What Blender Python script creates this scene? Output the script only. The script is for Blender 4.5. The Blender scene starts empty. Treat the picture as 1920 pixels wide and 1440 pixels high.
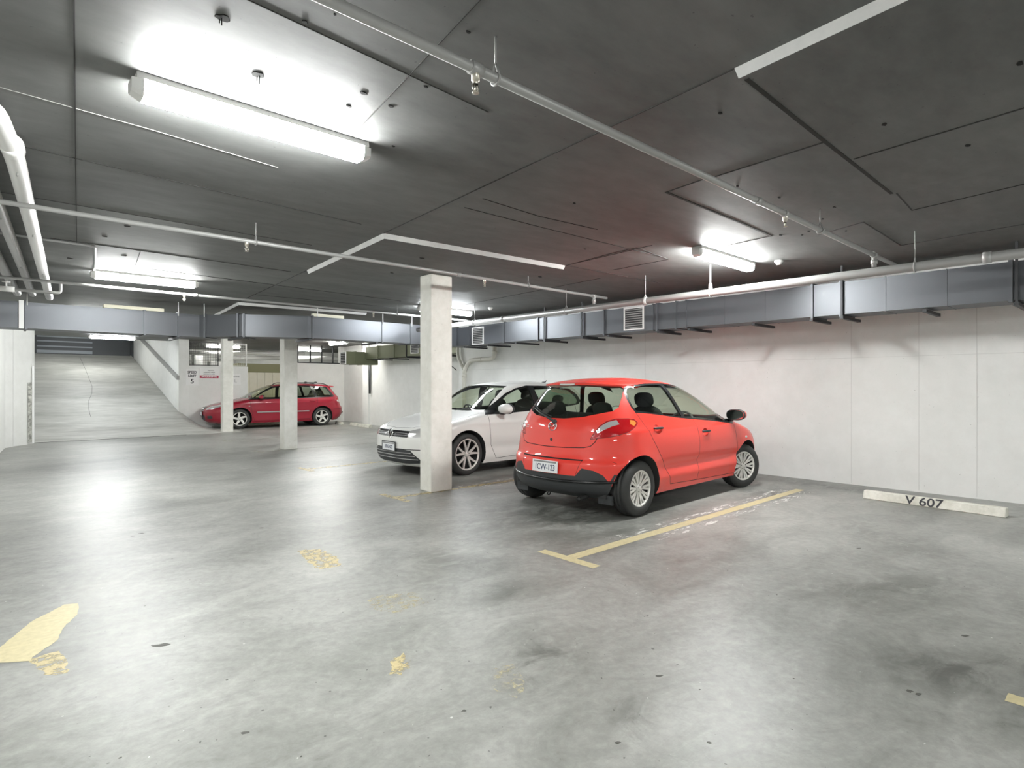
import bpy, bmesh, math, random
from mathutils import Vector, Matrix
import numpy as np
random.seed(7)
PI = math.pi
SC = bpy.context.scene
COL = SC.collection

# ------------------------------------------------------------------ camera, world, exposure
ANG = math.atan(990 / 1090)                     # view direction east of the +Y axis
cam_d = bpy.data.cameras.new('camera')
cam_d.sensor_width = 36
cam_d.lens = 36 * 1090 / 1920
cam_d.shift_y = 2 / 1920
cam_d.clip_start = 0.05
cam = bpy.data.objects.new('camera', cam_d)
COL.objects.link(cam)
cam.location = (0, 0, 1.4)
cam.rotation_euler = (PI / 2, 0, -ANG)
SC.camera = cam
world = bpy.data.worlds.new('world')
SC.world = world
world.use_nodes = True
world.node_tree.nodes['Background'].inputs[0].default_value = (0.75, 0.8, 0.85, 1)
world.node_tree.nodes['Background'].inputs[1].default_value = 0.0
SC.view_settings.view_transform = 'Standard'
SC.view_settings.look = 'None'
SC.view_settings.gamma = 1
SC.view_settings.use_curve_mapping = False
SC.view_settings.exposure = EXPOSURE = 0.0
SC.cycles.use_denoising = True
SC.cycles.max_bounces = 10
SC.cycles.diffuse_bounces = 6
SC.cycles.transparent_max_bounces = 16
SC.cycles.sample_clamp_indirect = 6
LAMP = 205.0                                      # radiance of the fluorescent diffusers

# ------------------------------------------------------------------ helpers
def link(o, parent=None):
    COL.objects.link(o)
    if parent is not None:
        o.parent = parent
    return o

def mesh_obj(name, bm, mats, parent=None, smooth=False):
    me = bpy.data.meshes.new(name)
    bmesh.ops.recalc_face_normals(bm, faces=bm.faces[:])
    if smooth:
        for f in bm.faces:
            f.smooth = True
    bm.to_mesh(me)
    bm.free()
    for m in (mats if isinstance(mats, (list, tuple)) else [mats]):
        me.materials.append(m)
    if smooth == 'auto':
        me.set_sharp_from_angle(angle=math.radians(38))
    return link(bpy.data.objects.new(name, me), parent)

def tag(o, label, cat, group=None, kind=None):
    o['label'] = label
    o['category'] = cat
    if group: o['group'] = group
    if kind: o['kind'] = kind
    return o

def empty(name, label, cat, loc=(0, 0, 0), rz=0.0, group=None):
    o = bpy.data.objects.new(name, None)
    o.empty_display_size = 0.1
    link(o)
    o.location = loc
    o.rotation_euler = (0, 0, rz)
    return tag(o, label, cat, group)

def struct(name, bm, mats, smooth=False):
    o = mesh_obj(name, bm, mats, None, smooth)
    o['kind'] = 'structure'
    return o

def box(bm, x0, x1, y0, y1, z0, z1, mi=0, bev=0.0, mat=None):
    vs = [bm.verts.new((x, y, z)) for z in (z0, z1) for (x, y) in ((x0, y0), (x1, y0), (x1, y1), (x0, y1))]
    fs = []
    for q in ((3, 2, 1, 0), (4, 5, 6, 7), (0, 1, 5, 4), (1, 2, 6, 5), (2, 3, 7, 6), (3, 0, 4, 7)):
        f = bm.faces.new([vs[i] for i in q]); f.material_index = mi; fs.append(f)
    if bev:
        es = list({e for f in fs for e in f.edges})
        r = bmesh.ops.bevel(bm, geom=es, offset=bev, segments=2, affect='EDGES', profile=0.5)
        vs = list({v for f in r['faces'] for v in f.verts} | {v for v in vs if v.is_valid})
        for f in r['faces']: f.material_index = mi
    if mat is not None:
        bmesh.ops.transform(bm, matrix=mat, verts=[v for v in vs if v.is_valid])
    return vs

def prism(bm, pts, z0, z1, mi=0):
    """vertical prism over a plan polygon"""
    n = len(pts)
    a = [bm.verts.new((x, y, z0)) for x, y in pts]
    b = [bm.verts.new((x, y, z1)) for x, y in pts]
    fs = [bm.faces.new(a[::-1]), bm.faces.new(b)]
    for i in range(n):
        fs.append(bm.faces.new((a[i], a[(i + 1) % n], b[(i + 1) % n], b[i])))
    for f in fs: f.material_index = mi
    return a + b

def tube(bm, pts, r, seg=12, mi=0, caps=True, closed=False):
    """round tube along a polyline; r a number or one per point"""
    P = [Vector(p) for p in pts]
    n = len(P)
    rings = []
    up = Vector((0, 0, 1))
    prev = None
    for i in range(n):
        if closed:
            t = (P[(i + 1) % n] - P[i - 1])
        else:
            t = (P[min(i + 1, n - 1)] - P[max(i - 1, 0)])
        t.normalize()
        if prev is None:
            a = up.cross(t)
            if a.length < 1e-3: a = Vector((1, 0, 0)).cross(t)
            a.normalize()
        else:
            a = prev - t * prev.dot(t); a.normalize()
        prev = a
        b = t.cross(a)
        rr = r[i] if isinstance(r, (list, tuple)) else r
        rings.append([bm.verts.new(P[i] + (a * math.cos(k * 2 * PI / seg) + b * math.sin(k * 2 * PI / seg)) * rr) for k in range(seg)])
    m = n if closed else n - 1
    for i in range(m):
        A, B = rings[i], rings[(i + 1) % n]
        for k in range(seg):
            f = bm.faces.new((A[k], A[(k + 1) % seg], B[(k + 1) % seg], B[k])); f.material_index = mi; f.smooth = True
    if caps and not closed:
        for R_, fl in ((rings[0], True), (rings[-1], False)):
            f = bm.faces.new(R_[::-1] if fl else R_); f.material_index = mi
    return rings

def bend(pts, r=0.12, n=6):
    """round the inner corners of a polyline"""
    P = [Vector(p) for p in pts]
    out = [P[0]]
    for i in range(1, len(P) - 1):
        a, b, c = P[i - 1], P[i], P[i + 1]
        u = (a - b); v = (c - b)
        q = min(r, u.length * .49, v.length * .49)
        u.normalize(); v.normalize()
        s, e = b + u * q, b + v * q
        for k in range(n + 1):
            t = k / n
            out.append((s * (1 - t) ** 2) + (b * 2 * t * (1 - t)) + (e * t * t))
    out.append(P[-1])
    return out

def lathe(bm, prof, seg=48, axis='Y', mi=None, M=None):
    """prof: list of (axial, radius[, material])"""
    rings = []
    for p in prof:
        ax, r = p[0], p[1]
        ring = []
        for k in range(seg):
            c, s = math.cos(2 * PI * k / seg) * r, math.sin(2 * PI * k / seg) * r
            co = Vector((c, ax, s)) if axis == 'Y' else Vector((c, s, ax))
            ring.append(bm.verts.new(M @ co if M else co))
        rings.append(ring)
    for i in range(len(rings) - 1):
        for k in range(seg):
            f = bm.faces.new((rings[i][k], rings[i][(k + 1) % seg], rings[i + 1][(k + 1) % seg], rings[i + 1][k]))
            f.smooth = True
            f.material_index = (prof[i][2] if len(prof[i]) > 2 else (mi or 0))
    return rings

def strip(bm, p, q, w, z, t, mi=0):
    """thin straight bar lying at height z (plan points p, q)"""
    d = Vector((q[0] - p[0], q[1] - p[1])); d.normalize()
    n = Vector((-d.y, d.x)) * w / 2
    prism(bm, [(p[0] + n.x, p[1] + n.y), (p[0] - n.x, p[1] - n.y), (q[0] - n.x, q[1] - n.y), (q[0] + n.x, q[1] + n.y)], z, z + t, mi)

def text_mesh(name, body, size, mat, parent, M, align='CENTER', extrude=0.0015, squash=1.0, bold=0.0):
    cu = bpy.data.curves.new(name, 'FONT')
    cu.body = body; cu.size = size; cu.align_x = align; cu.align_y = 'CENTER'
    cu.extrude = extrude; cu.offset = bold; cu.resolution_u = 4
    o = bpy.data.objects.new(name, cu)
    COL.objects.link(o)
    dg = bpy.context.evaluated_depsgraph_get()
    me = bpy.data.meshes.new_from_object(o.evaluated_get(dg))
    bpy.data.objects.remove(o)
    me.transform(M @ Matrix.Diagonal((squash, 1, 1, 1)))
    me.materials.clear(); me.materials.append(mat)
    me.name = name
    return link(bpy.data.objects.new(name, me), parent)

def text_frame(origin, right, up):
    r = Vector(right).normalized(); u = Vector(up).normalized(); n = r.cross(u)
    M = Matrix((r, u, n)).transposed().to_4x4()
    M.translation = Vector(origin)
    return M

# ------------------------------------------------------------------ materials
def mat(name, color, rough=0.5, metal=0.0, coat=0.0, spec=0.5, emit=None, estr=0.0, bump=0.0, bscale=60.0):
    m = bpy.data.materials.new(name); m.use_nodes = True
    nt = m.node_tree; b = nt.nodes['Principled BSDF']
    b.inputs['Base Color'].default_value = (*color, 1)
    b.inputs['Roughness'].default_value = rough
    b.inputs['Metallic'].default_value = metal
    b.inputs['Specular IOR Level'].default_value = spec
    if coat:
        b.inputs['Coat Weight'].default_value = coat
        b.inputs['Coat Roughness'].default_value = 0.03
    if emit:
        b.inputs['Emission Color'].default_value = (*emit, 1)
        b.inputs['Emission Strength'].default_value = estr
    tc = nt.nodes.new('ShaderNodeTexCoord')
    nz = nt.nodes.new('ShaderNodeTexNoise'); nz.inputs['Scale'].default_value = bscale; nz.inputs['Detail'].default_value = 4
    nt.links.new(tc.outputs['Object'], nz.inputs['Vector'])
    hs = nt.nodes.new('ShaderNodeMapRange')
    hs.inputs[1].default_value = 0.3; hs.inputs[2].default_value = 0.32
    hs.inputs[3].default_value = max(0.0, rough - 0.04); hs.inputs[4].default_value = min(1.0, rough + 0.04)
    nt.links.new(nz.outputs['Fac'], hs.inputs[0]); nt.links.new(hs.outputs[0], b.inputs['Roughness'])
    if bump:
        bp = nt.nodes.new('ShaderNodeBump'); bp.inputs['Strength'].default_value = bump; bp.inputs['Distance'].default_value = 0.004
        nt.links.new(nz.outputs['Fac'], bp.inputs['Height']); nt.links.new(bp.outputs[0], b.inputs['Normal'])
    return m

class NT:
    def __init__(s, name):
        s.m = bpy.data.materials.new(name); s.m.use_nodes = True
        s.t = s.m.node_tree; s.b = s.t.nodes['Principled BSDF']
        s.tc = s.t.nodes.new('ShaderNodeTexCoord')
    def l(s, a, b): s.t.links.new(a, b)
    def map(s, scale=(1, 1, 1), rot=(0, 0, 0), loc=(0, 0, 0)):
        n = s.t.nodes.new('ShaderNodeMapping')
        n.inputs['Scale'].default_value = scale; n.inputs['Rotation'].default_value = rot; n.inputs['Location'].default_value = loc
        s.l(s.tc.outputs['Object'], n.inputs['Vector']); return n.outputs[0]
    def noise(s, vec, scale, detail=5, rough=0.55, dist=0.0):
        n = s.t.nodes.new('ShaderNodeTexNoise')
        n.inputs['Scale'].default_value = scale; n.inputs['Detail'].default_value = detail
        n.inputs['Roughness'].default_value = rough; n.inputs['Distortion'].default_value = dist
        s.l(vec, n.inputs['Vector']); return n.outputs['Fac']
    def ramp(s, fac, stops):
        n = s.t.nodes.new('ShaderNodeValToRGB'); e = n.color_ramp.elements
        while len(e) < len(stops): e.new(0.5)
        for i, (p, c) in enumerate(stops):
            e[i].position = p; e[i].color = (*c, 1) if isinstance(c, tuple) else (c, c, c, 1)
        s.l(fac, n.inputs[0]); return n.outputs[0]
    def math(s, op, a, b=None, clamp=False):
        n = s.t.nodes.new('ShaderNodeMath'); n.operation = op; n.use_clamp = clamp
        for i, v in enumerate((a, b)):
            if v is None: continue
            if isinstance(v, (int, float)): n.inputs[i].default_value = v
            else: s.l(v, n.inputs[i])
        return n.outputs[0]
    def mix(s, fac, a, b, mode='MIX'):
        n = s.t.nodes.new('ShaderNodeMix'); n.data_type = 'RGBA'; n.blend_type = mode
        if isinstance(fac, (int, float)): n.inputs[0].default_value = fac
        else: s.l(fac, n.inputs[0])
        for i, v in ((6, a), (7, b)):
            if isinstance(v, tuple): n.inputs[i].default_value = (*v, 1)
            else: s.l(v, n.inputs[i])
        return n.outputs[2]
    def bump(s, h, st=0.3, d=0.01):
        n = s.t.nodes.new('ShaderNodeBump'); n.inputs['Strength'].default_value = st; n.inputs['Distance'].default_value = d
        s.l(h, n.inputs['Height']); s.l(n.outputs[0], s.b.inputs['Normal'])

def concrete(name, dark, light, s1=0.6, s2=6.0, rough=0.8, speck=0.0, bump=0.15, stretch=(1, 1, 1)):
    k = NT(name)
    v = k.map(stretch)
    a = k.noise(v, s1, 6, 0.6, 0.4); b = k.noise(v, s2, 8, 0.65)
    f = k.math('ADD', k.math('MULTIPLY', a, 0.62), k.math('MULTIPLY', b, 0.38))
    c = k.ramp(f, [(0.36, dark), (0.62, light)])
    if speck:
        p = k.noise(k.map(), 38, 2, 0.5)
        c = k.mix(k.ramp(p, [(0.73, 0.0), (0.77, speck)]), c, (dark[0] * .35, dark[1] * .35, dark[2] * .35))
    k.l(c, k.b.inputs['Base Color'])
    k.b.inputs['Roughness'].default_value = rough
    k.bump(b, bump, 0.01)
    return k.m

def floor_material():
    k = NT('polished_concrete')
    v = k.map((1, 1, 1), (0, 0, 0.6))
    st = k.map((0.75, 1.35, 1), (0, 0, 0.9))
    big = k.noise(v, 0.42, 4, 0.5, 0.6); mid = k.noise(st, 1.7, 10, 0.70, 0.9); fine = k.noise(v, 16, 8, 0.75, 0.3)
    f = k.math('ADD', k.math('MULTIPLY', big, 0.32), k.math('ADD', k.math('MULTIPLY', mid, 0.42), k.math('MULTIPLY', fine, 0.26)))
    c = k.ramp(f, [(0.36, FLOOR_C[0]), (0.5, FLOOR_C[1]), (0.62, FLOOR_C[2])])
    # old stains: each with its own place and a ragged noise edge
    total = None
    for (x, y, rx, ry, rot, amt) in FLOOR_STAINS:
        mp = k.t.nodes.new('ShaderNodeMapping'); mp.vector_type = 'TEXTURE'
        mp.inputs['Location'].default_value = (x, y, 0); mp.inputs['Rotation'].default_value = (0, 0, rot)
        mp.inputs['Scale'].default_value = (rx, ry, 1)
        k.l(k.tc.outputs['Object'], mp.inputs['Vector'])
        ln = k.t.nodes.new('ShaderNodeVectorMath'); ln.operation = 'LENGTH'; k.l(mp.outputs[0], ln.inputs[0])
        w = k.math('SUBTRACT', 1.0, ln.outputs['Value'], True)
        w = k.math('MULTIPLY', w, amt)
        total = w if total is None else k.math('MAXIMUM', total, w)
    rag = k.ramp(k.noise(st, 3.2, 8, 0.7, 1.2), [(0.40, 0.10), (0.56, 1.0)])
    sm = k.math('MULTIPLY', total, rag, True)
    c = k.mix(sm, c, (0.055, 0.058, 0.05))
    spk = k.ramp(k.noise(v, 34, 1, 0.4), [(0.775, 0.0), (0.79, 0.8)])
    c = k.mix(spk, c, (0.06, 0.058, 0.055))
    spk2 = k.ramp(k.noise(k.map((1, 1, 1), (0, 0, 0), (9, 4, 2)), 34, 1, 0.4), [(0.80, 0.0), (0.815, 0.7)])
    c = k.mix(spk2, c, (0.7, 0.7, 0.68))
    k.l(c, k.b.inputs['Base Color'])
    r = k.math('ADD', k.math('MULTIPLY', mid, 0.22), FLOOR_ROUGH)
    k.l(r, k.b.inputs['Roughness'])
    k.b.inputs['Specular IOR Level'].default_value = 0.4
    k.bump(k.math('ADD', fine, mid), 0.05, 0.01)
    return k.m

FLOOR_C = ((0.14, 0.143, 0.130), (0.272, 0.275, 0.255), (0.40, 0.402, 0.376))
FLOOR_ROUGH = 0.31
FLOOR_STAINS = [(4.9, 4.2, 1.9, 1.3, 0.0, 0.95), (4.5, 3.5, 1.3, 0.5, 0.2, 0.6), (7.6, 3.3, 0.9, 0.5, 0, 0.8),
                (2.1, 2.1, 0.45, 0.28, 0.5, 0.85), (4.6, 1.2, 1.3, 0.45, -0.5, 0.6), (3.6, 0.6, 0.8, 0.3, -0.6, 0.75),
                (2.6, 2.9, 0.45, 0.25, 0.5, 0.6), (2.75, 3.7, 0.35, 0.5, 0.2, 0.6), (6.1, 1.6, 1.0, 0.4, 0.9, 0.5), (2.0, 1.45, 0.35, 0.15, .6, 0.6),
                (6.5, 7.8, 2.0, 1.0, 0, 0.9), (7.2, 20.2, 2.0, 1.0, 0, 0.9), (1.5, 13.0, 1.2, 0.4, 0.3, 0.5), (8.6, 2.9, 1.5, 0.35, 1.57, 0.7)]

def worn_paint(name, color, wear, scale=9.0, stretch=(1, 1, 1), soft=0.02, top=1.0):
    k = NT(name)
    k.b.inputs['Base Color'].default_value = (*color, 1); k.b.inputs['Roughness'].default_value = 0.5
    n = k.noise(k.map(stretch), scale, 8, 0.72, 0.3)
    k.l(k.ramp(n, [(wear - soft, 0.0), (wear + soft, top)]), k.b.inputs['Alpha'])
    c = k.noise(k.map(), 30, 4)
    k.l(k.ramp(c, [(0.3, tuple(v * 0.82 for v in color)), (0.7, color)]), k.b.inputs['Base Color'])
    return k.m

M = {}
M['floor'] = floor_material()
M['wall'] = concrete('white_painted_wall', (0.76, 0.765, 0.74), (0.85, 0.855, 0.835), 0.5, 5, 0.75, 0.5, 0.12)
M['column'] = concrete('white_painted_column', (0.62, 0.61, 0.55), (0.78, 0.77, 0.72), 1.2, 9, 0.7, 0.4, 0.15)
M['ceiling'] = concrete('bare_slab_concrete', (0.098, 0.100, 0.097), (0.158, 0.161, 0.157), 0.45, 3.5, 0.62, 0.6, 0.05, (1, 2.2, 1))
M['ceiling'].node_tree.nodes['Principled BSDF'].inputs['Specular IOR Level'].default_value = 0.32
M['cap_edge'] = concrete('pale_slab_edge', (0.42, 0.42, 0.41), (0.52, 0.52, 0.50), 2, 12, 0.8, 0.4)
M['joint'] = mat('dark_joint_and_shade', (0.03, 0.03, 0.028), 0.9)
M['joint_pale'] = mat('pale_ridge', (0.2, 0.2, 0.19), 0.9)
M['wall_joint'] = mat('hairline_joint', (0.66, 0.66, 0.64), 0.8)
M['ramp'] = concrete('ramp_concrete', (0.34, 0.34, 0.31), (0.60, 0.60, 0.56), 0.7, 4, 0.55, 0, 0.1, (0.5, 1.8, 1))
M['yellow'] = worn_paint('yellow_line_paint', (0.60, 0.53, 0.31), 0.30)
M['yellow_worn'] = worn_paint('worn_yellow_paint', (0.62, 0.52, 0.28), 0.47, 16, (1, 1, 1), 0.05, 0.9)
M['yellow_faint'] = worn_paint('faint_yellow_paint', (0.66, 0.60, 0.40), 0.55, 20, (1, 1, 1), 0.06, 0.7)
M['white_worn'] = worn_paint('worn_white_paint', (0.80, 0.80, 0.76), 0.54, 9, (0.5, 1.6, 1), 0.03, 0.9)
M['duct'] = mat('galvanised_steel', (0.118, 0.124, 0.134), 0.42, 0.65, bump=0.05, bscale=8)
M['duct_olive'] = mat('aged_galvanised_steel', (0.15, 0.16, 0.10), 0.5, 0.3)
M['dark_steel'] = mat('dark_steel_strut', (0.05, 0.052, 0.055), 0.5, 0.4)
M['pipe'] = mat('grey_painted_pipe', (0.34, 0.34, 0.33), 0.38, 0.15)
M['pipe_white'] = mat('white_plastic_pipe', (0.72, 0.72, 0.70), 0.35)
M['pipe_cream'] = mat('cream_painted_pipe', (0.68, 0.67, 0.60), 0.45)
M['brass'] = mat('sprinkler_metal', (0.55, 0.52, 0.45), 0.3, 0.9)
M['lamp_body'] = mat('lamp_body_plastic', (0.70, 0.70, 0.68), 0.4)
def lamp_mat(name, col, st):
    return mat(name, (0.9, 0.9, 0.9), 0.4, emit=col, estr=st)
LITE = {}
def lit(kind, k):
    if (kind, k) not in LITE:
        LITE[(kind, k)] = lamp_mat('lit_diffuser_' + kind, {'white': (0.985, 1.0, 0.985), 'cool': (0.93, 0.97, 1.0), 'warm': (1.0, 0.99, 0.92)}[kind], LAMP * k)
    return LITE[(kind, k)]
M['grille_frame'] = mat('white_grille_frame', (0.75, 0.75, 0.73), 0.4)
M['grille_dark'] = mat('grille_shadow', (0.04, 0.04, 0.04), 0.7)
M['sign_white'] = mat('white_sign_sheet', (0.84, 0.84, 0.83), 0.4)
M['sign_black'] = mat('black_lettering', (0.02, 0.02, 0.025), 0.5)
M['sign_grey'] = mat('grey_lettering', (0.25, 0.25, 0.25), 0.5)
M['sign_red'] = mat('crimson_banner', (0.45, 0.05, 0.10), 0.45)
M['stop'] = concrete('wheel_stop_concrete', (0.50, 0.49, 0.42), (0.74, 0.73, 0.66), 3, 20, 0.8, 0.3)
M['cream'] = concrete('cream_panel', (0.72, 0.68, 0.52), (0.82, 0.79, 0.66), 1, 4, 0.6)
M['olive'] = mat('olive_panel', (0.32, 0.31, 0.18), 0.7)
M['mesh_wire'] = mat('dark_wire', (0.10, 0.10, 0.10), 0.5, 0.5)
M['dark_shutter'] = mat('dark_shutter', (0.055, 0.06, 0.065), 0.5, 0.2)
M['grey_shutter'] = mat('grey_shutter_slat', (0.22, 0.24, 0.26), 0.5, 0.2)
M['guard'] = concrete('corner_guard', (0.10, 0.10, 0.09), (0.6, 0.6, 0.55), 14, 30, 0.7)
M['white_gloss'] = mat('white_guard_strip', (0.85, 0.85, 0.84), 0.3)
M['spot'] = mat('old_oil_spot', (0.075, 0.075, 0.065), 0.6)
M['hole'] = mat('hole_shadow', (0.012, 0.012, 0.011), 1.0)

# ================================================================== the setting
CEIL = 2.9
bm = bmesh.new()
box(bm, -6, 13, -7, 31, -0.25, 0)
for u, v, r, sx in [(265, 1000, .016, 2.2), (249, 1005, .014, 1.8), (302, 1210, .026, 2.0), (490, 990, .012, 2.0), (1236, 1267, .010, 2.4), (870, 1333, .008, 1.5), (1810, 1192, .014, 1.8),
                    (460, 1374, .010, 1.8), (225, 1421, .006, 1.0), (565, 1418, .005, 1.0), (425, 1275, .006, 1.2), (272, 1136, .007, 1.4), (1706, 1296, .014, 1.2), (1722, 1302, .012, 1.6), (1214, 1155, .006, 2.0),
                    (1456, 1115, .006, 1), (1312, 1293, .006, 1), (1488, 1272, .005, 1), (1000, 1181, .005, 1), (1158, 1393, .008, 1.6), (1330, 1392, .007, 1.3), (1610, 1028, .010, 3.0)]:
    d = 1090 * 1.4 / (v - 722); s = (u - 960) / 1090 * d
    fx, fy = math.sin(ANG) * d + math.cos(ANG) * s, math.cos(ANG) * d - math.sin(ANG) * s
    pts = []
    for i in range(9):
        a = 2 * PI * i / 9; rr = r * random.uniform(.55, 1.15); ex, ey = math.cos(a) * rr * sx, math.sin(a) * rr
        pts.append((fx + ex * math.cos(-.5) - ey * math.sin(-.5), fy + ex * math.sin(-.5) + ey * math.cos(-.5)))
    prism(bm, pts, -.001, .0009, 1)
struct('floor', bm, [M['floor'], M['spot']])

# ceiling slab with its drop panels, form joints, one painted shadow gap and old fixing holes
bm = bmesh.new()
prism(bm, [(-6, -7), (13, -7), (13, 31), (4.95, 31), (4.95, 22.3), (-6, 22.3)], CEIL, CEIL + 0.25)
def cap_panel(A, B, D, C, h=0.05, ins=0.02):
    P = [Vector(p) for p in (A, B, D, C)]
    c = sum(P, Vector((0, 0))) / 4
    top = [bm.verts.new((p.x, p.y, CEIL)) for p in P]
    bot = []
    for p in P:
        d = (c - p).normalized() * ins
        bot.append(bm.verts.new((p.x + d.x, p.y + d.y, CEIL - h)))
    f = bm.faces.new(bot); f.material_index = 0
    for i in range(4):
        f = bm.faces.new((top[i], top[(i + 1) % 4], bot[(i + 1) % 4], bot[i])); f.material_index = 1
cap_panel((2.40, -1.1), (2.63, 1.33), (5.12, 1.33), (4.95, -1.1))
cap_panel((2.92, 5.10), (3.12, 7.42), (5.60, 7.27), (5.40, 4.95))
cap_panel((3.40, 11.1), (3.62, 13.4), (6.10, 13.25), (5.88, 10.95))
cap_panel((3.90, 17.1), (4.12, 19.4), (6.60, 19.25), (6.38, 16.95))
for p, q, w, mi in [((2.63, 1.33), (2.92, 5.1), .012, 2), ((3.12, 7.42), (3.40, 11.1), .012, 2),
                    
                    ((5.4, 4.95), (5.3, 3.6), .010, 2), ((5.4, 4.93), (7.4, 4.85), .010, 2),
                    ((0.17, 1.9), (0.72, 7.6), .010, 2), ((0.55, 2.35), (2.05, 2.45), .006, 2), ((1.42, 1.7), (1.62, 3.1), .007, 2),
                    ((-0.6, 3.85), (0.75, 3.95), .012, 3), ((0.75, 3.95), (1.5, 4.05), .006, 3), ((-0.4, 4.72), (2.6, 4.95), .014, 2),
                    ((-0.6, 6.0), (2.6, 6.05), .006, 2), ((0.5, 7.55), (3.0, 7.65), .016, 2), ((1.30, 7.65), (1.42, 8.7), .012, 2),
                    ((3.0, 3.9), (3.9, 3.9), .006, 2), ((3.9, 3.9), (5.9, 3.85), .006, 2), 
                    ((6.4, 5.2), (6.7, 9.5), .008, 2), ((1.6, 8.7), (5.5, 9.0), .010, 2), ((3.3, 10.0), (8, 9.7), .010, 2)]:
    strip(bm, p, q, w * .6, CEIL - 0.004, 0.006, mi)
def dark_line(pts, w=.012, z=CEIL):
    P = []
    for u, v in pts:
        d = 1090 * (1.4 - z) / (v - 722); s = (u - 960) / 1090 * d
        P.append((math.sin(ANG) * d + math.cos(ANG) * s, math.cos(ANG) * d - math.sin(ANG) * s))
    for a, b in zip(P, P[1:]): strip(bm, a, b, w, z - 0.004, 0.006, 2)
dark_line([(1601, 298), (1920, 202), (2100, 148)], .010, CEIL - .05)
dark_line([(1249, 360), (1324, 334), (1331, 334), (1552, 264)], .010)
dark_line([(1249, 360), (1395, 420), (1447, 443)], .022)
dark_line([(1399, 147), (1530, 252), (1672, 363)], .022, CEIL - .05)  # shadow along the drop panel's far edge, drawn as a dark strip
dark_line([(1680, 361), (1710, 394), (1920, 345), (2050, 315)], .009)
dark_line([(1535, 440), (1619, 416), (1689, 460)], .010); dark_line([(1689, 460), (1920, 420)], .007)
dark_line([(1346, 464), (1447, 442)], .009); dark_line([(1060, 498), (1150, 474), (1194, 464), (1254, 486)], .009); dark_line([(1150, 506), (1254, 486)], .009)
dark_line([(905, 372), (1010, 405), (1120, 430)], .005)
def blot(x, y, r, n=11, z=CEIL - 0.005, sx=1.0, mi=4):
    pts = []
    for i in range(n):
        a = 2 * PI * i / n; rr = r * random.uniform(0.7, 1.15)
        pts.append((x + math.cos(a) * rr * sx, y + math.sin(a) * rr))
    prism(bm, pts, z, z + 0.006, mi)
for x, y, r in [(0.98, 2.9, .028), (0.72, 2.55, .026), (0.2, 2.25, .045), (0.98, 2.35, .012), (1.05, 2.22, .006)]:
    blot(x, y, r)
    if r > .02:
        for j in range(2):
            dx = random.uniform(-.01, .01)
            tube(bm, [(x + dx, y + j * .012, CEIL), (x + dx, y + j * .012, CEIL - random.uniform(.02, .045))], 0.0025, 5, 4)
for x, y, r in [(1.44, 2.72, .014), (1.45, 2.9, .010), (1.62, 2.75, .010), (1.64, 2.45, .008), (1.52, 1.95, .007), (3.7, 1.0, .012), (3.45, .4, .014), (4.4, .75, .014),
                (4.6, .3, .012), (5.9, 2.5, .016), (5.95, 2.25, .014), (6.05, 2.35, .010), (6.2, 2.0, .012), (3.6, 3.2, .010), (5.3, 1.8, .013), (5.6, 2.0, .01), (4.7, 2.0, .012),
                (4.2, 2.1, .010), (3.0, 1.6, .010), (1.0, 6.5, .018), (0.9, 7.1, .016), (1.2, 8.0, .02), (0.75, 8.6, .02), (3.7, 5.6, .02), (3.9, 6.6, .014), (5.7, 5.7, .02), (4.9, 4.2, .01), (1.9, 3.2, .008)]:
    blot(x, y, r, 8, CEIL - 0.055 if (2.7 < x < 5.1 and y < 1.3) or (3.1 < x < 5.4 and 5.1 < y < 7.2) else CEIL - .005, 1.6)
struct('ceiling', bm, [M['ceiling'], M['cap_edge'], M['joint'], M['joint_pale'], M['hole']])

# walls
bm = bmesh.new()
prism(bm, [(9.05, -7), (9.05, 12.0), (10.08, 12.0), (10.08, 18.55), (10.0, 18.55), (10.0, 18.95), (10.45, 18.95), (10.45, 21.3), (13, 21.3), (13, -7)], 0, CEIL)
for y in (-0.4, 1.45, 2.05, 2.85, 6.3, 8.9):
    strip(bm, (9.047, y), (9.053, y), .006, 0.02, 2.86, 1)
box(bm, 9.0465, 9.05, -7, 12, 1.78, 1.786, 1)
struct('wall_right', bm, [M['wall'], M['wall_joint']])
bm = bmesh.new()
prism(bm, [(-1.91, -7), (-1.25, 0), (0.345, 17.1), (0.48, 17.35), (0.50, 17.45), (0.85, 17.9), (0.9, 18.1), (0.9, 31), (-1.2, 31), (-2.6, -7)], 0, 4.6)
struct('wall_left', bm, M['wall'])
bm = bmesh.new()
box(bm, -6, 13, -7.2, -7, 0, CEIL)
struct('wall_back', bm, M['wall'])
# far side of the car bays: low walls under an open strip, cream recess, room behind
YF = 21.3
bm = bmesh.new()
box(bm, 4.99, 6.85, YF, YF + .2, 0, 2.04)
box(bm, 8.55, 10.45, YF, YF + .2, 0, 2.22)
box(bm, 10.3, 13, YF, YF + .2, 2.2, CEIL)
box(bm, 4.99, 5.02, YF - .006, YF, 0, 2.04)
box(bm, 6.0, 6.006, YF - .004, YF, 0.2, 2.04, 0)
struct('wall_far', bm, M['wall'])
bm = bmesh.new()
box(bm, 4.99, 13, 25.6, 25.8, 0, CEIL)
struct('wall_far_room', bm, M['wall'])
bm = bmesh.new()
prism(bm, [(4.69, 21.3), (4.99, 21.3), (4.99, 31), (4.69, 31)], 0, 4.6)
struct('wall_ramp_side', bm, M['wall'])
bm = bmesh.new()
box(bm, 0.6, 4.8, 29.0, 29.3, 0, 4.6)
box(bm, 0.6, 4.75, 22.3, 22.5, CEIL, 4.6)
struct('wall_ramp_end', bm, M['dark_shutter'])
bm = bmesh.new()
box(bm, 0.6, 5.0, 22.3, 31, 3.55, 3.8)
struct('ceiling_ramp', bm, M['ceiling'])

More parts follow.
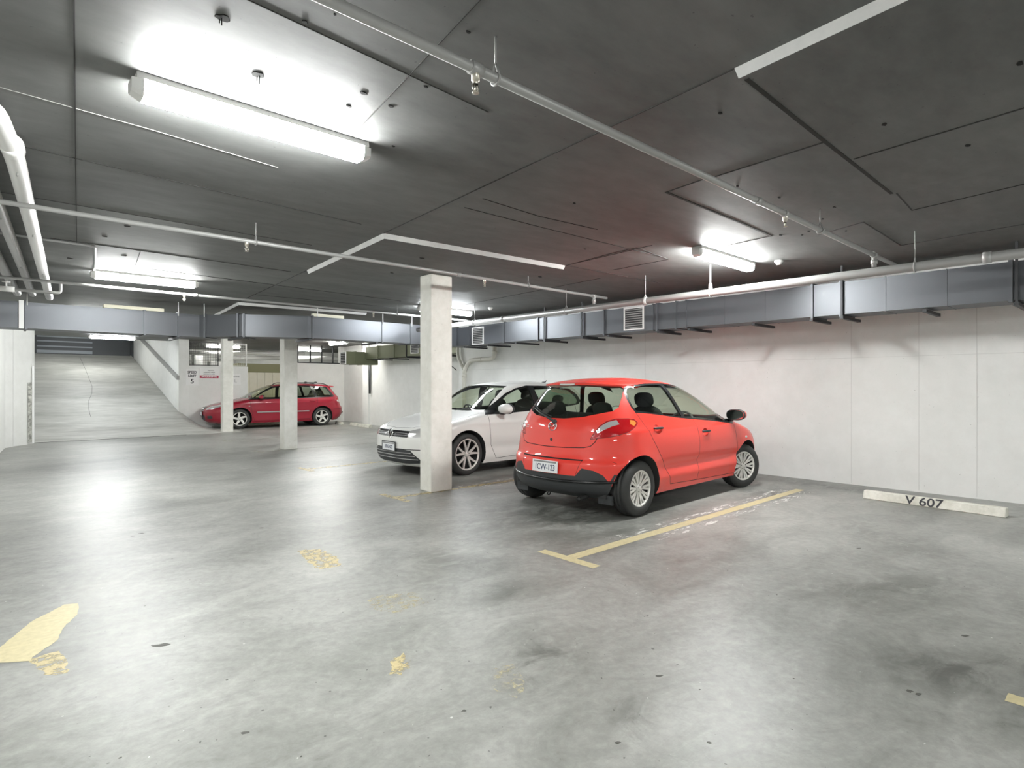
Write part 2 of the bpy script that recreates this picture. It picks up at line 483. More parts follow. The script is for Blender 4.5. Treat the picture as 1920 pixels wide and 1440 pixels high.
# ramp: gentle at the foot, then steep, warped down to the flat floor on its right
def ramp_z(x, y):
    t = max(0.0, y - 18.2)
    z = 0.083 * t + 0.0305 * t * t if t < 3.1 else 0.55 + 0.272 * (t - 3.1)
    g = min(1.0, max(0.0, (5.45 - x) / (5.45 - 4.6)))
    g = g * g * (3 - 2 * g)
    return z * g + 0.003
bm = bmesh.new()
xs = [0.86, 1.5, 2.5, 3.5, 4.2, 4.6] + [4.6 + .115 * i for i in range(1, 11)]
ys = [18.2 + .31 * i for i in range(11)] + [21.6 + .67 * i for i in range(12)]
grid = [[bm.verts.new((x, y, ramp_z(x, y))) for x in xs] for y in ys]
for j in range(len(ys) - 1):
    for i in range(len(xs) - 1):
        if xs[i] >= 4.69 and ys[j] > 21.35: continue
        bm.faces.new((grid[j][i], grid[j][i + 1], grid[j + 1][i + 1], grid[j + 1][i])).smooth = True
strip(bm, (0.9, 18.2), (4.2, 18.2), .02, 0.001, .004, 1)
crk = [(2.32, 21.0), (2.36, 21.8), (2.45, 22.6), (2.62, 23.4), (2.72, 24.2), (2.78, 26.5), (2.8, 28.5)]
for a, b in zip(crk, crk[1:]):
    v = [bm.verts.new((p[0] + s, p[1], ramp_z(*p) + .004)) for p, s in ((a, -.004), (a, .004), (b, .004), (b, -.004))]
    bm.faces.new(v).material_index = 1
ramp = struct('floor_ramp', bm, [M['ramp'], M['joint']])

# parapet on the ramp's right with a dark sloping cap
bm = bmesh.new()
def para(z0, z1, x0, x1, mi=0):
    a = [(21.28, .0), (28.9, .0)]
    vs = []
    for y, _ in a:
        for x in (x0, x1):
            for dz in (z0, z1):
                vs.append(bm.verts.new((x, y, ramp_z(2, y) + dz)))
    for q in ((0, 1, 3, 2), (4, 6, 7, 5), (0, 4, 5, 1), (2, 3, 7, 6), (1, 5, 7, 3), (0, 2, 6, 4)):
        bm.faces.new([vs[i] for i in q]).material_index = mi
para(1.02, 1.16, 4.63, 4.71)
hr = mesh_obj('handrail', bm, M['pipe'])
tag(hr, 'grey sloping rail along the white wall beside the ramp', 'handrail')

# far pillars by the ramp foot: corner guards
gd = empty('corner_guard', 'speckled grey corner guard with white strip on the pillar left of the ramp', 'corner guard', (0.85, 17.9, 0))
bm = bmesh.new(); box(bm, -.085, -.015, -.155, -.14, 0.06, 1.46, 0, mat=Matrix.Rotation(0.0, 4, 'Z')); mesh_obj('guard_strip', bm, M['guard'], gd)
bm = bmesh.new(); box(bm, -.005, .029, -.10, -.08, 0.02, 1.85, 0); mesh_obj('edge_strip', bm, M['white_gloss'], gd)

# roller shutter housing over the top of the ramp
sh = empty('roller_shutter', 'dark horizontal roller shutter slats above the top of the ramp', 'shutter', (0.95, 28.9, 2.3))
bm = bmesh.new(); box(bm, 0, 3.6, 0, .08, 0.2, 1.2); mesh_obj('shutter_curtain', bm, M['dark_shutter'], sh)
for i, z in enumerate((0.42, 0.62, 0.82, 1.0)):
    bm = bmesh.new(); box(bm, 0.55, 2.3, -.05, 0, z - (.07 if i == 0 else .03), z + (.05 if i == 0 else .02)); mesh_obj('slat', bm, M['grey_shutter'], sh)

# columns
def column(x0, x1, y0, y1, h, label):
    bm = bmesh.new()
    box(bm, x0, x1, y0, y1, 0, h, bev=0.012)
    o = mesh_obj('concrete_column', bm, M['column'])
    tag(o, label, 'column', 'white columns beside the aisle')
    return o
column(4.30, 4.64, 6.30, 6.56, 2.85, 'white square concrete column in front of the white hatchback, nearest of the columns')
column(4.81, 5.10, 12.62, 12.90, 2.85, 'white square concrete column standing before the middle of the maroon wagon')
column(5.27, 5.56, 18.60, 18.84, 2.85, 'white square concrete column standing before the bonnet of the maroon wagon')
column(3.90, 4.25, -0.30, -0.02, 2.85, 'white square concrete column just outside the right edge of the photo')

# ------------------------------------------------------------------ paint on the floor
def paint(name, polys, m, label, cat='floor marking', group=None, z=0.0012):
    bm = bmesh.new()
    rag = {'yellow_line_paint': .004}.get(m.name, .014) if 'line' not in name else .0015
    for poly in polys:
        out = []
        for (x0, y0), (x1, y1) in zip(poly, poly[1:] + poly[:1]):
            n = max(1, int(math.hypot(x1 - x0, y1 - y0) / .03))
            for i in range(n):
                out.append((x0 + (x1 - x0) * i / n + random.uniform(-rag, rag), y0 + (y1 - y0) * i / n + random.uniform(-rag, rag)))
        vs = [bm.verts.new((x, y, z)) for x, y in out]
        bm.faces.new(vs)
    bmesh.ops.triangulate(bm, faces=bm.faces[:])
    o = mesh_obj(name, bm, m)
    for p in o.data.polygons:
        if p.normal.z < 0: p.flip()
    tag(o, label, cat, group)
    return o
def R4(x0, x1, y0, y1): return [(x0, y0), (x1, y0), (x1, y1), (x0, y1)]
G = 'yellow bay lines on the floor'
def bay(y, x0, x1, m, label, hw=.3, w=.055):
    paint('bay_line', [R4(x0 - .05, x0 + .045, y - hw, y + hw), R4(x0 + .045, x1, y - w, y + w)], m, label, group=G)
bay(3.17, 3.49, 8.1, M['yellow'], 'yellow painted bay line with T end running to the right of the red hatchback')
bay(0.14, 3.40, 8.1, M['yellow'], 'yellow bay line end at the bottom right edge of the photo')
bay(6.32, 3.78, 8.2, M['yellow_worn'], 'worn yellow bay line between the white car and the red hatchback', .33)
bay(9.45, 3.95, 8.2, M['yellow_worn'], 'worn yellow bay line in front of the white car on its far side')
bay(12.6, 4.25, 9.5, M['yellow_faint'], 'faint yellow bay line by the middle column')
bay(15.6, 4.5, 9.5, M['yellow_faint'], 'faint yellow bay line between the middle column and the maroon wagon')
bay(18.6, 4.8, 9.5, M['yellow_faint'], 'faint yellow bay line on the near side of the maroon wagon')
def old(y, x0, x1, label):
    paint('white_paint_remnant', [R4(x0, x1, y + .075, y + .18), R4(x0 + .3, x1, y - .19, y - .08)], M['white_worn'], label, z=.0008)
old(3.17, 4.2, 8.0, 'flaking white paint on both sides of the yellow line beside the red hatchback')
old(6.32, 4.5, 7.6, 'flaking white paint along the worn line between white and red cars')
paint('white_paint_stripe', [R4(7.35, 7.95, 3.33, 3.39), R4(7.15, 7.8, 2.96, 3.03)], M['white_worn'], 'short white stripes at the wall end of the yellow line', z=.0009)

def px(u, v, z=0.0):
    d = 1090 * (1.4 - z) / (v - 722)
    s = (u - 960) / 1090 * d
    return (math.sin(ANG) * d + math.cos(ANG) * s, math.cos(ANG) * d - math.sin(ANG) * s)
def plan(pts): return [px(*p) for p in pts]
paint('painted_arrow', [plan([(-60, 1262), (-10, 1222), (60, 1165), (120, 1134), (148, 1131), (145, 1152), (118, 1178), (108, 1200), (62, 1232), (58, 1240), (-10, 1243)])],
      M['yellow'], 'large yellow arrow limb painted on the floor at left edge', 'floor marking')
paint('arrow_remnant', [plan([(50, 1238), (110, 1222), (130, 1240), (122, 1262), (92, 1268), (70, 1252)])], M['yellow_worn'], 'scraped yellow paint smear under the large arrow limb', 'floor marking', z=.0010)
paint('arrow_tip', [plan([(557, 1032), (600, 1030), (632, 1044), (640, 1062), (598, 1068), (570, 1048)])], M['yellow_worn'], 'worn yellow arrow tip on the floor left of the columns shadow', 'floor marking')
paint('arrow_remnant', [plan([(690, 1120), (770, 1108), (800, 1130), (745, 1152), (695, 1140)])], M['yellow_faint'], 'faint yellow flecks below the worn arrow tip', 'floor marking')
paint('arrow_remnant', [plan([(735, 1235), (760, 1225), (770, 1250), (750, 1270), (732, 1262)])], M['yellow_worn'], 'small yellow paint patch in the middle of the foreground floor', 'floor marking')
paint('arrow_remnant', [plan([(920, 1255), (960, 1245), (985, 1275), (970, 1310), (930, 1295)])], M['yellow_faint'], 'faint yellow speckles right of the small yellow patch', 'floor marking')

# ------------------------------------------------------------------ wheel stops
def wheel_stop(p, q, label, w=.15, h=.10, txt=None):
    p = Vector((*p, 0)); q = Vector((*q, 0))
    d = (q - p); L = d.length
    rz = math.atan2(d.y, d.x)
    e = empty('wheel_stop', label, 'wheel stop', (p + q) / 2, rz, 'concrete wheel stops')
    bm = bmesh.new()
    prof = [(-w / 2, 0), (w / 2, 0), (w / 2 - .035, h), (-w / 2 + .035, h)]
    a = [bm.verts.new((-L / 2, y, z)) for y, z in prof]; b = [bm.verts.new((L / 2, y, z)) for y, z in prof]
    bm.faces.new(a); bm.faces.new(b[::-1])
    for i in range(4): bm.faces.new((a[i], b[i], b[(i + 1) % 4], a[(i + 1) % 4]))
    bmesh.ops.bevel(bm, geom=bm.edges[:], offset=.008, segments=1, affect='EDGES')
    mesh_obj('stop_block', bm, M['stop'], e)
    return e, L, h, w
# bay 607: its sloping face looks towards the aisle
e, L, h, w = wheel_stop((7.95 + .075, 1.03), (8.03 + .075, 2.40), 'long concrete wheel stop lettered V 607 in the empty bay at right')
n = Vector((0, w / 2 + .001 - .0175, h / 2)); up = Vector((0, -.035, h)).normalized()
text_mesh('lettering', 'V 607', .135, M['sign_black'], e, text_frame((0.05, w / 2 - .0175 + .002, h / 2), (-1, 0, 0), up), squash=1.15, extrude=.0008, bold=.002)
wheel_stop((9.35, 17.15), (9.35, 17.9), 'cream wheel stop on the floor right of the maroon wagon, nearer one')
wheel_stop((9.45, 18.2), (9.5, 18.8), 'cream wheel stop on the floor right of the maroon wagon, farther one')
wheel_stop((9.35, 19.2), (9.4, 19.75), 'cream wheel stop behind the rear wheel of the maroon wagon')

# ------------------------------------------------------------------ batten lamps
def lamp(x0, x1, y, label, m, zt=CEIL, along='X', grp='batten lamps under the ceiling'):
    L = x1 - x0
    if along == 'X':
        e = empty('batten_lamp', label, 'ceiling lamp', ((x0 + x1) / 2, y, zt), 0, grp)
    else:
        e = empty('batten_lamp', label, 'ceiling lamp', (y, (x0 + x1) / 2, zt), PI / 2, grp)
    def sect(bm, prof, xa, xb):
        a = [bm.verts.new((xa, yy, zz)) for yy, zz in prof]; b = [bm.verts.new((xb, yy, zz)) for yy, zz in prof]
        bm.faces.new(a); bm.faces.new(b[::-1])
        for i in range(len(prof)): bm.faces.new((a[i], b[i], b[(i + 1) % len(prof)], a[(i + 1) % len(prof)]))
    bm = bmesh.new(); sect(bm, [(-.058, 0), (.058, 0), (.062, -.030), (-.062, -.030)], -L / 2 + .02, L / 2 - .02); mesh_obj('lamp_housing', bm, M['lamp_body'], e)
    bm = bmesh.new(); sect(bm, [(-.060, -.030), (.060, -.030), (.057, -.092), (.038, -.110), (-.038, -.110), (-.057, -.092)], -L / 2 + .05, L / 2 - .05); mesh_obj('diffuser', bm, m, e)
    for s in (-1, 1):
        bm = bmesh.new()
        xa, xb = s * (L / 2 - .05), s * L / 2
        pr = [(-.060, -.030), (.060, -.030), (.057, -.092), (.038, -.110), (-.038, -.110), (-.057, -.092)]
        a = [bm.verts.new((xa, yy, zz)) for yy, zz in pr]; b = [bm.verts.new((xb, yy * .8, -.030 + (zz + .030) * .75)) for yy, zz in pr]
        bm.faces.new(a); bm.faces.new(b[::-1])
        for i in range(6): bm.faces.new((a[i], b[i], b[(i + 1) % 6], a[(i + 1) % 6]))
        mesh_obj('end_cap', bm, M['lamp_body'], e)
    return e
lamp(0.52, 1.78, 3.31, 'lit white batten lamp on the ceiling at upper left, largest in the photo', lit('white', 1.1))
lamp(5.68, 6.98, 3.31, 'lit white batten lamp on the ceiling above the red hatchback', lit('white', 1.15))
lamp(1.02, 2.28, 9.25, 'lit white batten lamp on the ceiling in front of the duct at left', lit('white', .95))
lamp(6.03, 7.30, 9.25, 'lit batten lamp on the ceiling partly behind the nearest column', lit('cool', .8))
lamp(2.28, 3.50, 21.2, 'lit batten lamp above the ramp, seen below the duct', lit('cool', .45))
lamp(1.30, 2.56, 15.3, 'added unseen batten lamp above the aisle beyond the cross duct, left of two', lit('white', .7))  # hidden lamp added to light the aisle past the duct
lamp(6.30, 7.56, 15.3, 'added unseen batten lamp above the bays beyond the cross duct, right of two', lit('white', .9))  # hidden lamp added to light the bays past the duct
lamp(18.1, 19.4, 9.0, 'lit warm batten lamp above the rear of the maroon wagon', lit('warm', .45), along='Y')
lamp(0.00, 1.26, -2.7, 'added unseen batten lamp on the ceiling behind the camera at left', lit('white', .9))  # out-of-view lamp added to light the scene from behind
lamp(5.20, 6.46, -2.7, 'added unseen batten lamp on the ceiling behind the camera at right', lit('white', .95))  # out-of-view lamp added to light the right wall and car side
lamp(6.0, 7.26, 23.4, 'added unseen batten lamp in the store room behind the sign wall', lit('warm', .25))  # unseen lamp added to light the store room
lamp(9.2, 10.4, 23.2, 'added unseen batten lamp in the store room behind the maroon wagon', lit('warm', .3))  # unseen lamp added to light the room behind the wagon
lamp(2.2, 3.4, 26.0, 'added unseen batten lamp over the upper half of the ramp', lit('white', .45), 3.55)  # unseen lamp added to light the ramp

# ================================================================== ducts
def duct_box(bm, path, w, z0, z1):
    """rectangular duct: face side on the given plan path, depth w to its left"""
    P = [Vector(p) for p in path]
    left = []
    for i, p in enumerate(P):
        a = (P[i] - P[i - 1]).normalized() if i else None
        b = (P[i + 1] - P[i]).normalized() if i < len(P) - 1 else None
        d = ((a or b) + (b or a)).normalized()
        n = Vector((-d.y, d.x))
        k = 1 / max(.5, n.dot(Vector((-(a or b).y, (a or b).x))))
        left.append(p + n * w * k)
    rings = [[bm.verts.new((p.x, p.y, z0)), bm.verts.new((p.x, p.y, z1)), bm.verts.new((q.x, q.y, z1)), bm.verts.new((q.x, q.y, z0))] for p, q in zip(P, left)]
    bm.faces.new(rings[0]); bm.faces.new(rings[-1][::-1])
    for A, B in zip(rings, rings[1:]):
        for k in range(4): bm.faces.new((A[k], A[(k + 1) % 4], B[(k + 1) % 4], B[k]))
DZ0, DZ1 = 2.29, 2.70
def flange(parent, x, y, along, w, z0=DZ0, z1=DZ1, t=.03, m=None, pr=.022, side=1):
    """raised collar round a duct; 'along' is the duct direction"""
    bm = bmesh.new()
    if along == 'Y':
        box(bm, x - pr, x + w + pr, y - t / 2, y + t / 2, z0 - pr, z1 + pr)
    else:
        box(bm, x - t / 2, x + t / 2, y - pr, y + w + pr, z0 - pr, z1 + pr)
    return mesh_obj('flange', bm, m or M['duct'], parent)
def bracket(parent, x0, x1, y0, y1, z=DZ0, th=.035):
    bm = bmesh.new()
    box(bm, x0, x1, y0, y1, z - .022 - th, z - .022)
    return mesh_obj('support_strut', bm, M['dark_steel'], parent)
def drop_rod(parent, x, y, z0, z1=CEIL, r=.005, m=None, name='hanger_rod'):
    bm = bmesh.new(); tube(bm, [(x, y, z0), (x, y, z1)], r, 6)
    return mesh_obj(name, bm, m or M['dark_steel'], parent)
def grille(parent, M4, w, h, nbars=9):
    """square grille facing local +Z of M4"""
    bm = bmesh.new(); t = .022
    for a in ((-w / 2, w / 2, -h / 2, -h / 2 + t), (-w / 2, w / 2, h / 2 - t, h / 2), (-w / 2, -w / 2 + t, -h / 2 + t, h / 2 - t), (w / 2 - t, w / 2, -h / 2 + t, h / 2 - t)):
        box(bm, a[0], a[1], a[2], a[3], 0, .018)
    bmesh.ops.transform(bm, matrix=M4, verts=bm.verts)
    g = mesh_obj('grille_frame', bm, M['grille_frame'], parent)
    bm = bmesh.new()
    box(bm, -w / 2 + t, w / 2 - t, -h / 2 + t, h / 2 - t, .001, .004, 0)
    for i in range(nbars):
        y = -h / 2 + t + (h - 2 * t) * (i + .5) / nbars
        box(bm, -w / 2 + t, w / 2 - t, y - .006, y + .006, .004, .012, 1)
    bmesh.ops.transform(bm, matrix=M4, verts=bm.verts)
    mesh_obj('grille_bars', bm, [M['grille_dark'], M['pipe']], g)

WD = .45
d1 = empty('air_duct', 'long galvanised rectangular duct hung along the right wall with white grilles', 'air duct')
bm = bmesh.new(); box(bm, 8.0, 8.0 + WD, -5, 11.1, DZ0, DZ1); mesh_obj('duct_body', bm, M['duct'], d1)
for y, t in [(10.2, .03), (9.05, .02), (8.05, .03), (7.9, .02), (6.95, .02), (6.42, .03), (5.42, .02), (5.34, .03), (5.0, .02), (4.82, .02), (2.98, .03), (2.64, .03), (1.0, .035), (-0.6, .03)]:
    flange(d1, 8.0, y, 'Y', WD, t=t, pr=.014 if t < .03 else .024)
for y in (1.55, 2.15, 3.6, 4.2): flange(d1, 8.0, y, 'Y', WD, t=.012, pr=.004)
for y in (10.35, 9.55, 8.65, 7.85, 6.9, 6.3, 5.3, 4.75, 3.75, 2.98, 2.62, 1.75, 0.95, -0.6):
    bracket(d1, 7.96, 8.62, y - .02, y + .02)
    bm = bmesh.new(); box(bm, 7.965, 7.985, y - .012, y + .012, DZ0 - .03, CEIL); mesh_obj('hanger_strap', bm, M['dark_steel'], d1) if y in (7.85, 6.9, 2.62, .95, -.6) else bm.free()
bm = bmesh.new(); prism(bm, [(7.996, 8.62), (7.996, 8.80), (7.999, 8.80), (7.999, 8.62)], 2.30, 2.31)
bm.free()
for y, z in ((9.91, 2.475), (5.79, 2.505)):
    grille(d1, text_frame((7.998, y, z), (0, -1, 0), (0, 0, 1)), .40, .38)
d2 = empty('air_duct', 'galvanised rectangular duct crossing the aisle from left in front of the ramp', 'air duct')
path = [(-1.2, 11.85), (2.95, 11.85), (3.5, 11.22), (4.5, 10.67), (7.99, 10.67)]
bm = bmesh.new(); duct_box(bm, path, .46, DZ0, DZ1); mesh_obj('duct_body', bm, M['duct'], d2)
for x in (0.49, 2.08, 2.60): flange(d2, x, 11.85, 'X', .46, t=.03, pr=.016)
bm = bmesh.new(); box(bm, 0.40, 0.46, 11.82, 11.845, DZ0 - .01, DZ1 + .02); mesh_obj('flange', bm, M['grille_frame'], d2)
for x in (4.60, 6.08, 6.76): flange(d2, x, 10.67, 'X', .46, t=.03, pr=.016)
for p in ((3.02, 11.76), (3.44, 11.27), (3.53, 11.20)):
    bm = bmesh.new(); box(bm, -.018, .018, -.016, .48, DZ0 - .016, DZ1 + .016, mat=Matrix.Translation((p[0], p[1], 0)) @ Matrix.Rotation(-.7, 4, 'Z')); mesh_obj('flange', bm, M['duct'], d2)
for x, y in ((.5, 11.9), (2.6, 11.9), (3.0, 11.8), (6.08, 10.72), (6.78, 10.72), (4.7, 10.75)):
    drop_rod(d2, x, y - .07, DZ1 - .05, r=.008, m=M['grille_frame'])
for x0, x1, y in ((-.5, -.44, 11.8), (2.56, 2.62, 11.8), (3.4, 3.46, 11.1), (4.5, 4.56, 10.62), (5.9, 5.96, 10.62), (7.2, 7.26, 10.62)):
    bm = bmesh.new(); box(bm, x0, x1, y, y + .62, DZ0 - .055, DZ0 - .02); mesh_obj('support_strut', bm, M['dark_steel'], d2)
d3 = empty('air_duct', 'smaller olive tinted duct beyond the column with an open grille end facing left', 'air duct')
bm = bmesh.new(); box(bm, 9.3, 9.75, 11.2, 17.4, 2.26, 2.64); box(bm, 8.62, 9.75, 17.4, 17.85, 2.07, 2.48); mesh_obj('duct_body', bm, M['duct_olive'], d3)
for y in (13.2, 14.9, 15.6, 16.6): flange(d3, 9.3, y, 'Y', .45, 2.26, 2.64, .04, M['dark_steel'] if y in (14.9,) else M['duct_olive'], .02)
for x in (8.95, 9.25): flange(d3, x, 17.4, 'X', .45, 2.07, 2.48, .03, M['duct_olive'], .012)
for y in (13.2, 14.8, 15.8, 16.8): bracket(d3, 9.25, 9.95, y - .02, y + .02, 2.26)
grille(d3, text_frame((8.617, 17.62, 2.275), (0, -1, 0), (0, 0, 1)), .42, .40, 6)
grille(d3, text_frame((9.297, 14.45, 2.46), (0, -1, 0), (0, 0, 1)), .42, .28, 5)
for y in (13.2, 15.6, 17.6): drop_rod(d3, 9.28, y, 2.6, r=.008)

for x0, x1, y, lb in ((1.5, 2.4, 11.95, 'added cream strip on top of the cross duct at left'), (4.66, 5.3, 10.8, 'added cream strip on top of the cross duct above the middle column')):
    bm = bmesh.new(); box(bm, x0, x1, y, y + .08, DZ1 + .016, DZ1 + .075, bev=.004)
    tag(mesh_obj('cream_strip', bm, M['cream']), lb, 'batten')  # cream boxes added in place of yellowish lit strips above the duct

# ================================================================== fire sprinkler pipes
PZ = 2.72
def clamp(parent, x, y, z, r, rod=True, along='X', m=None):
    bm = bmesh.new()
    rr = r + .006
    pts = []
    for k in range(13):
        a = PI * k / 12 + PI
        pts.append((x, y + math.cos(a) * rr, z + math.sin(a) * rr) if along == 'X' else (x + math.cos(a) * rr, y, z + math.sin(a) * rr))
    top = z + rr + .035
    pts = [(x, y, top)] + [pts[0]] + pts[1:] + [(x, y, top)]
    tube(bm, pts, .006, 6)
    if rod: tube(bm, [(x, y, top - .01), (x, y, CEIL)], .005, 6)
    return mesh_obj('pipe_hanger', bm, m or M['pipe'], parent)
def sprinkler(parent, x, y, z):
    bm = bmesh.new()
    T = Matrix.Translation((x, y, z))
    lathe(bm, [(0, .018), (-.03, .018), (-.032, .012), (-.045, .012)], 10, 'Z', M=T)
    for s in (-1, 1): tube(bm, [(x + s * .010, y, z - .043), (x + s * .016, y, z - .06), (x + s * .004, y, z - .078)], .003, 6)
    tube(bm, [(x, y, z - .045), (x, y, z - .07)], .004, 6)
    lathe(bm, [(-.078, .001), (-.078, .016), (-.081, .016), (-.081, .001)], 12, 'Z', M=T)
    return mesh_obj('sprinkler_head', bm, M['brass'], parent)
def branch(y, x0, x1, r, label, heads, rods, risers, tees=()):
    e = empty('sprinkler_pipe', label, 'pipe', (0, 0, 0), 0, 'sprinkler branch pipes under the ceiling')
    bm = bmesh.new(); tube(bm, [(x0, y, PZ), (x1, y, PZ)], r, 16)
    for x in tees: tube(bm, [(x - .03, y, PZ), (x + .03, y, PZ)], r + .006, 16)
    mesh_obj('pipe_run', bm, M['pipe'], e)
    for x in heads: sprinkler(e, x, y, PZ - r + .002)
    for x in rods: clamp(e, x, y, PZ, r)
    for x in risers:
        bm = bmesh.new(); tube(bm, [(x, y, PZ + .005), (x, y, 2.597)], .024, 12)
        tube(bm, [(x, y, PZ - .05), (x, y, PZ - .09)], .031, 12); tube(bm, [(x - .04, y, PZ), (x + .04, y, PZ)], r + .008, 16)
        mesh_obj('riser', bm, M['pipe'], e)
    return e
branch(1.90, 0.2, 7.4, .022, 'grey sprinkler pipe running diagonally across the ceiling nearest the camera', (1.52, 4.57), (1.63, 5.27), (6.7,), (4.1, 1.52, 4.57))
branch(5.57, -0.7, 7.0, .019, 'grey sprinkler pipe passing in front of the nearest column top', (1.78, 4.60), (1.86, 5.35), (6.7,), (4.2,))
branch(9.44, -0.3, 7.4, .019, 'grey sprinkler pipe just in front of the cross duct', (2.15, 5.2), (5.69,), (6.7,), (2.3,))
mp = empty('main_pipe', 'thick grey sprinkler main running along the duct on the right', 'pipe')
bm = bmesh.new(); tube(bm, [(6.7, -5, 2.55), (6.7, 10.3, 2.55)], .045, 20); mesh_obj('pipe_run', bm, M['pipe'], mp)
for y in (6.12, 4.66, 3.70, 1.55, -0.8, 8.4):
    clamp(mp, 6.7, y, 2.55, .045, True, 'Y')
for y in (4.66, 7.6, 1.0):
    bm = bmesh.new(); tube(bm, [(6.7, y - .03, 2.55), (6.7, y + .03, 2.55)], .053, 18); mesh_obj('coupling', bm, M['pipe'], mp)
bm = bmesh.new(); tube(bm, [(6.7, 3.70, 2.60), (6.7, 3.70, 2.9)], .010, 8); lathe(bm, [(2.60, .024), (2.66, .020), (2.67, .012)], 12, 'Z', M=Matrix.Translation((6.7, 3.7, 0))); mesh_obj('drop_fitting', bm, M['lamp_body'], mp)

# white waste pipe and neighbours at upper left
wp = empty('waste_pipe', 'thick white plastic pipe with elbow under the ceiling at upper left', 'pipe')
bm = bmesh.new()
pts = bend([(-0.55, 3.92, 2.82), (0.02, 3.90, 2.82), (0.14, 4.72, 2.815), (0.77, 11.8, 2.80)], .22, 8)
tube(bm, pts, .052, 18); tube(bm, [(0.118, 4.50, 2.817), (0.13, 4.61, 2.816)], .060, 18)
mesh_obj('pipe_run', bm, M['pipe_white'], wp)
for t in (.03, .30, .62, .85):
    x, y, z = .14 + .63 * t, 4.72 + 7.08 * t, 2.815 - .015 * t
    clamp(wp, x, y, z, .054, True, 'X' if False else 'X', M['pipe'])
def side_pipe(dx, y0, y1, r, z, label, m=M['pipe']):
    e = empty('ceiling_pipe', label, 'pipe')
    bm = bmesh.new(); k = .0853
    tube(bm, bend([(dx + k * y0 - .5, y0 - .05, z), (dx + k * y0, y0, z), (dx + k * y1, y1, z)], .15), r, 16); mesh_obj('pipe_run', bm, m, e)
    for t in (.25, .6, .9):
        y = y0 + (y1 - y0) * t
        clamp(e, dx + k * y, y, z, r, True, 'X', M['pipe'])
side_pipe(-.44, 4.6, 11.7, .045, 2.815, 'grey pipe left of the white waste pipe under the ceiling')
side_pipe(-.62, 7.3, 11.7, .05, 2.81, 'thicker grey pipe at the far left beside the duct end')
vp = empty('valve_pipe', 'thin pipe with a small valve crossing at the left edge above the duct', 'pipe')
bm = bmesh.new(); tube(bm, bend([(-.35, 9.44, 2.58), (.73, 9.44, 2.58), (.73, 9.44, 2.70)], .05), .019, 12)
mesh_obj('pipe_run', bm, M['pipe'], vp)
bm = bmesh.new(); tube(bm, [(.12, 9.44, 2.58), (.28, 9.44, 2.58)], .034, 12); tube(bm, [(.2, 9.44, 2.60), (.2, 9.44, 2.66)], .010, 8); tube(bm, [(.16, 9.44, 2.665), (.24, 9.44, 2.665)], .008, 8)
mesh_obj('valve', bm, M['pipe_white'], vp)
cd = empty('conduit', 'thin white conduit leading along the ceiling to the left far lamp', 'conduit')
bm = bmesh.new(); tube(bm, bend([(-.2, 7.55, 2.885), (.88, 7.62, 2.885), (1.02, 8.8, 2.885), (1.05, 9.17, 2.885)], .08), .012, 8); mesh_obj('conduit_run', bm, M['pipe'], cd)

# wall downpipe behind the white car
dp = empty('downpipe', 'cream drain pipe with bends joining on the wall behind the white hatchback', 'pipe')
X = 8.98
bm = bmesh.new(); tube(bm, bend([(X, 10.5, 2.6), (X, 10.5, 2.03), (X, 11.45, 2.02), (X, 11.68, 1.78), (X, 11.68, 0.02)], .14, 6), .05, 14); mesh_obj('pipe_run', bm, M['pipe_cream'], dp)
bm = bmesh.new(); tube(bm, bend([(X, 11.95, 2.6), (X, 11.95, 2.12), (X, 11.68, 1.78)], .1), .04, 12); mesh_obj('pipe_branch', bm, M['pipe_cream'], dp)
bm = bmesh.new(); tube(bm, [(X, 10.5, 2.16), (X, 10.5, 2.22)], .06, 14); tube(bm, [(X, 11.68, 1.60), (X, 11.68, 1.68)], .06, 14); tube(bm, [(X, 10.98, 2.026), (X, 11.0, 2.026)], .056, 14); mesh_obj('collar', bm, M['pipe_cream'], dp)
bm = bmesh.new(); tube(bm, [(8.8, 12.3, 2.05), (8.96, 11.98, 1.78)], .012, 8)
tag(mesh_obj('strut', bm, M['dark_steel']), 'short dark slanting strut beside the nearest column, left of the cream pipe', 'strut')
bm = bmesh.new(); tube(bm, [(10.02, 18.45, 1.10), (10.02, 18.45, 2.30)], .035, 12)
tag(mesh_obj('wall_pipe', bm, M['dark_steel']), 'dark vertical pipe on the wall right of the maroon wagon', 'pipe')

# smoke detectors
def detector(x, y, label):
    e = empty('smoke_detector', label, 'detector', (x, y, CEIL), 0, 'smoke detectors')
    bm = bmesh.new(); lathe(bm, [(0, .001), (0, .05), (-.018, .05), (-.03, .035)], 20, 'Z'); mesh_obj('detector_base', bm, M['lamp_body'], e)
    bm = bmesh.new(); lathe(bm, [(-.03, .035), (-.05, .028), (-.052, .001)], 20, 'Z'); mesh_obj('detector_head', bm, M['lamp_body'], e)
detector(7.08, 3.02, 'small white smoke detector on the ceiling right of the lamp over the red hatchback')
detector(7.25, 8.6, 'small smoke detector on the ceiling right of the nearest column')

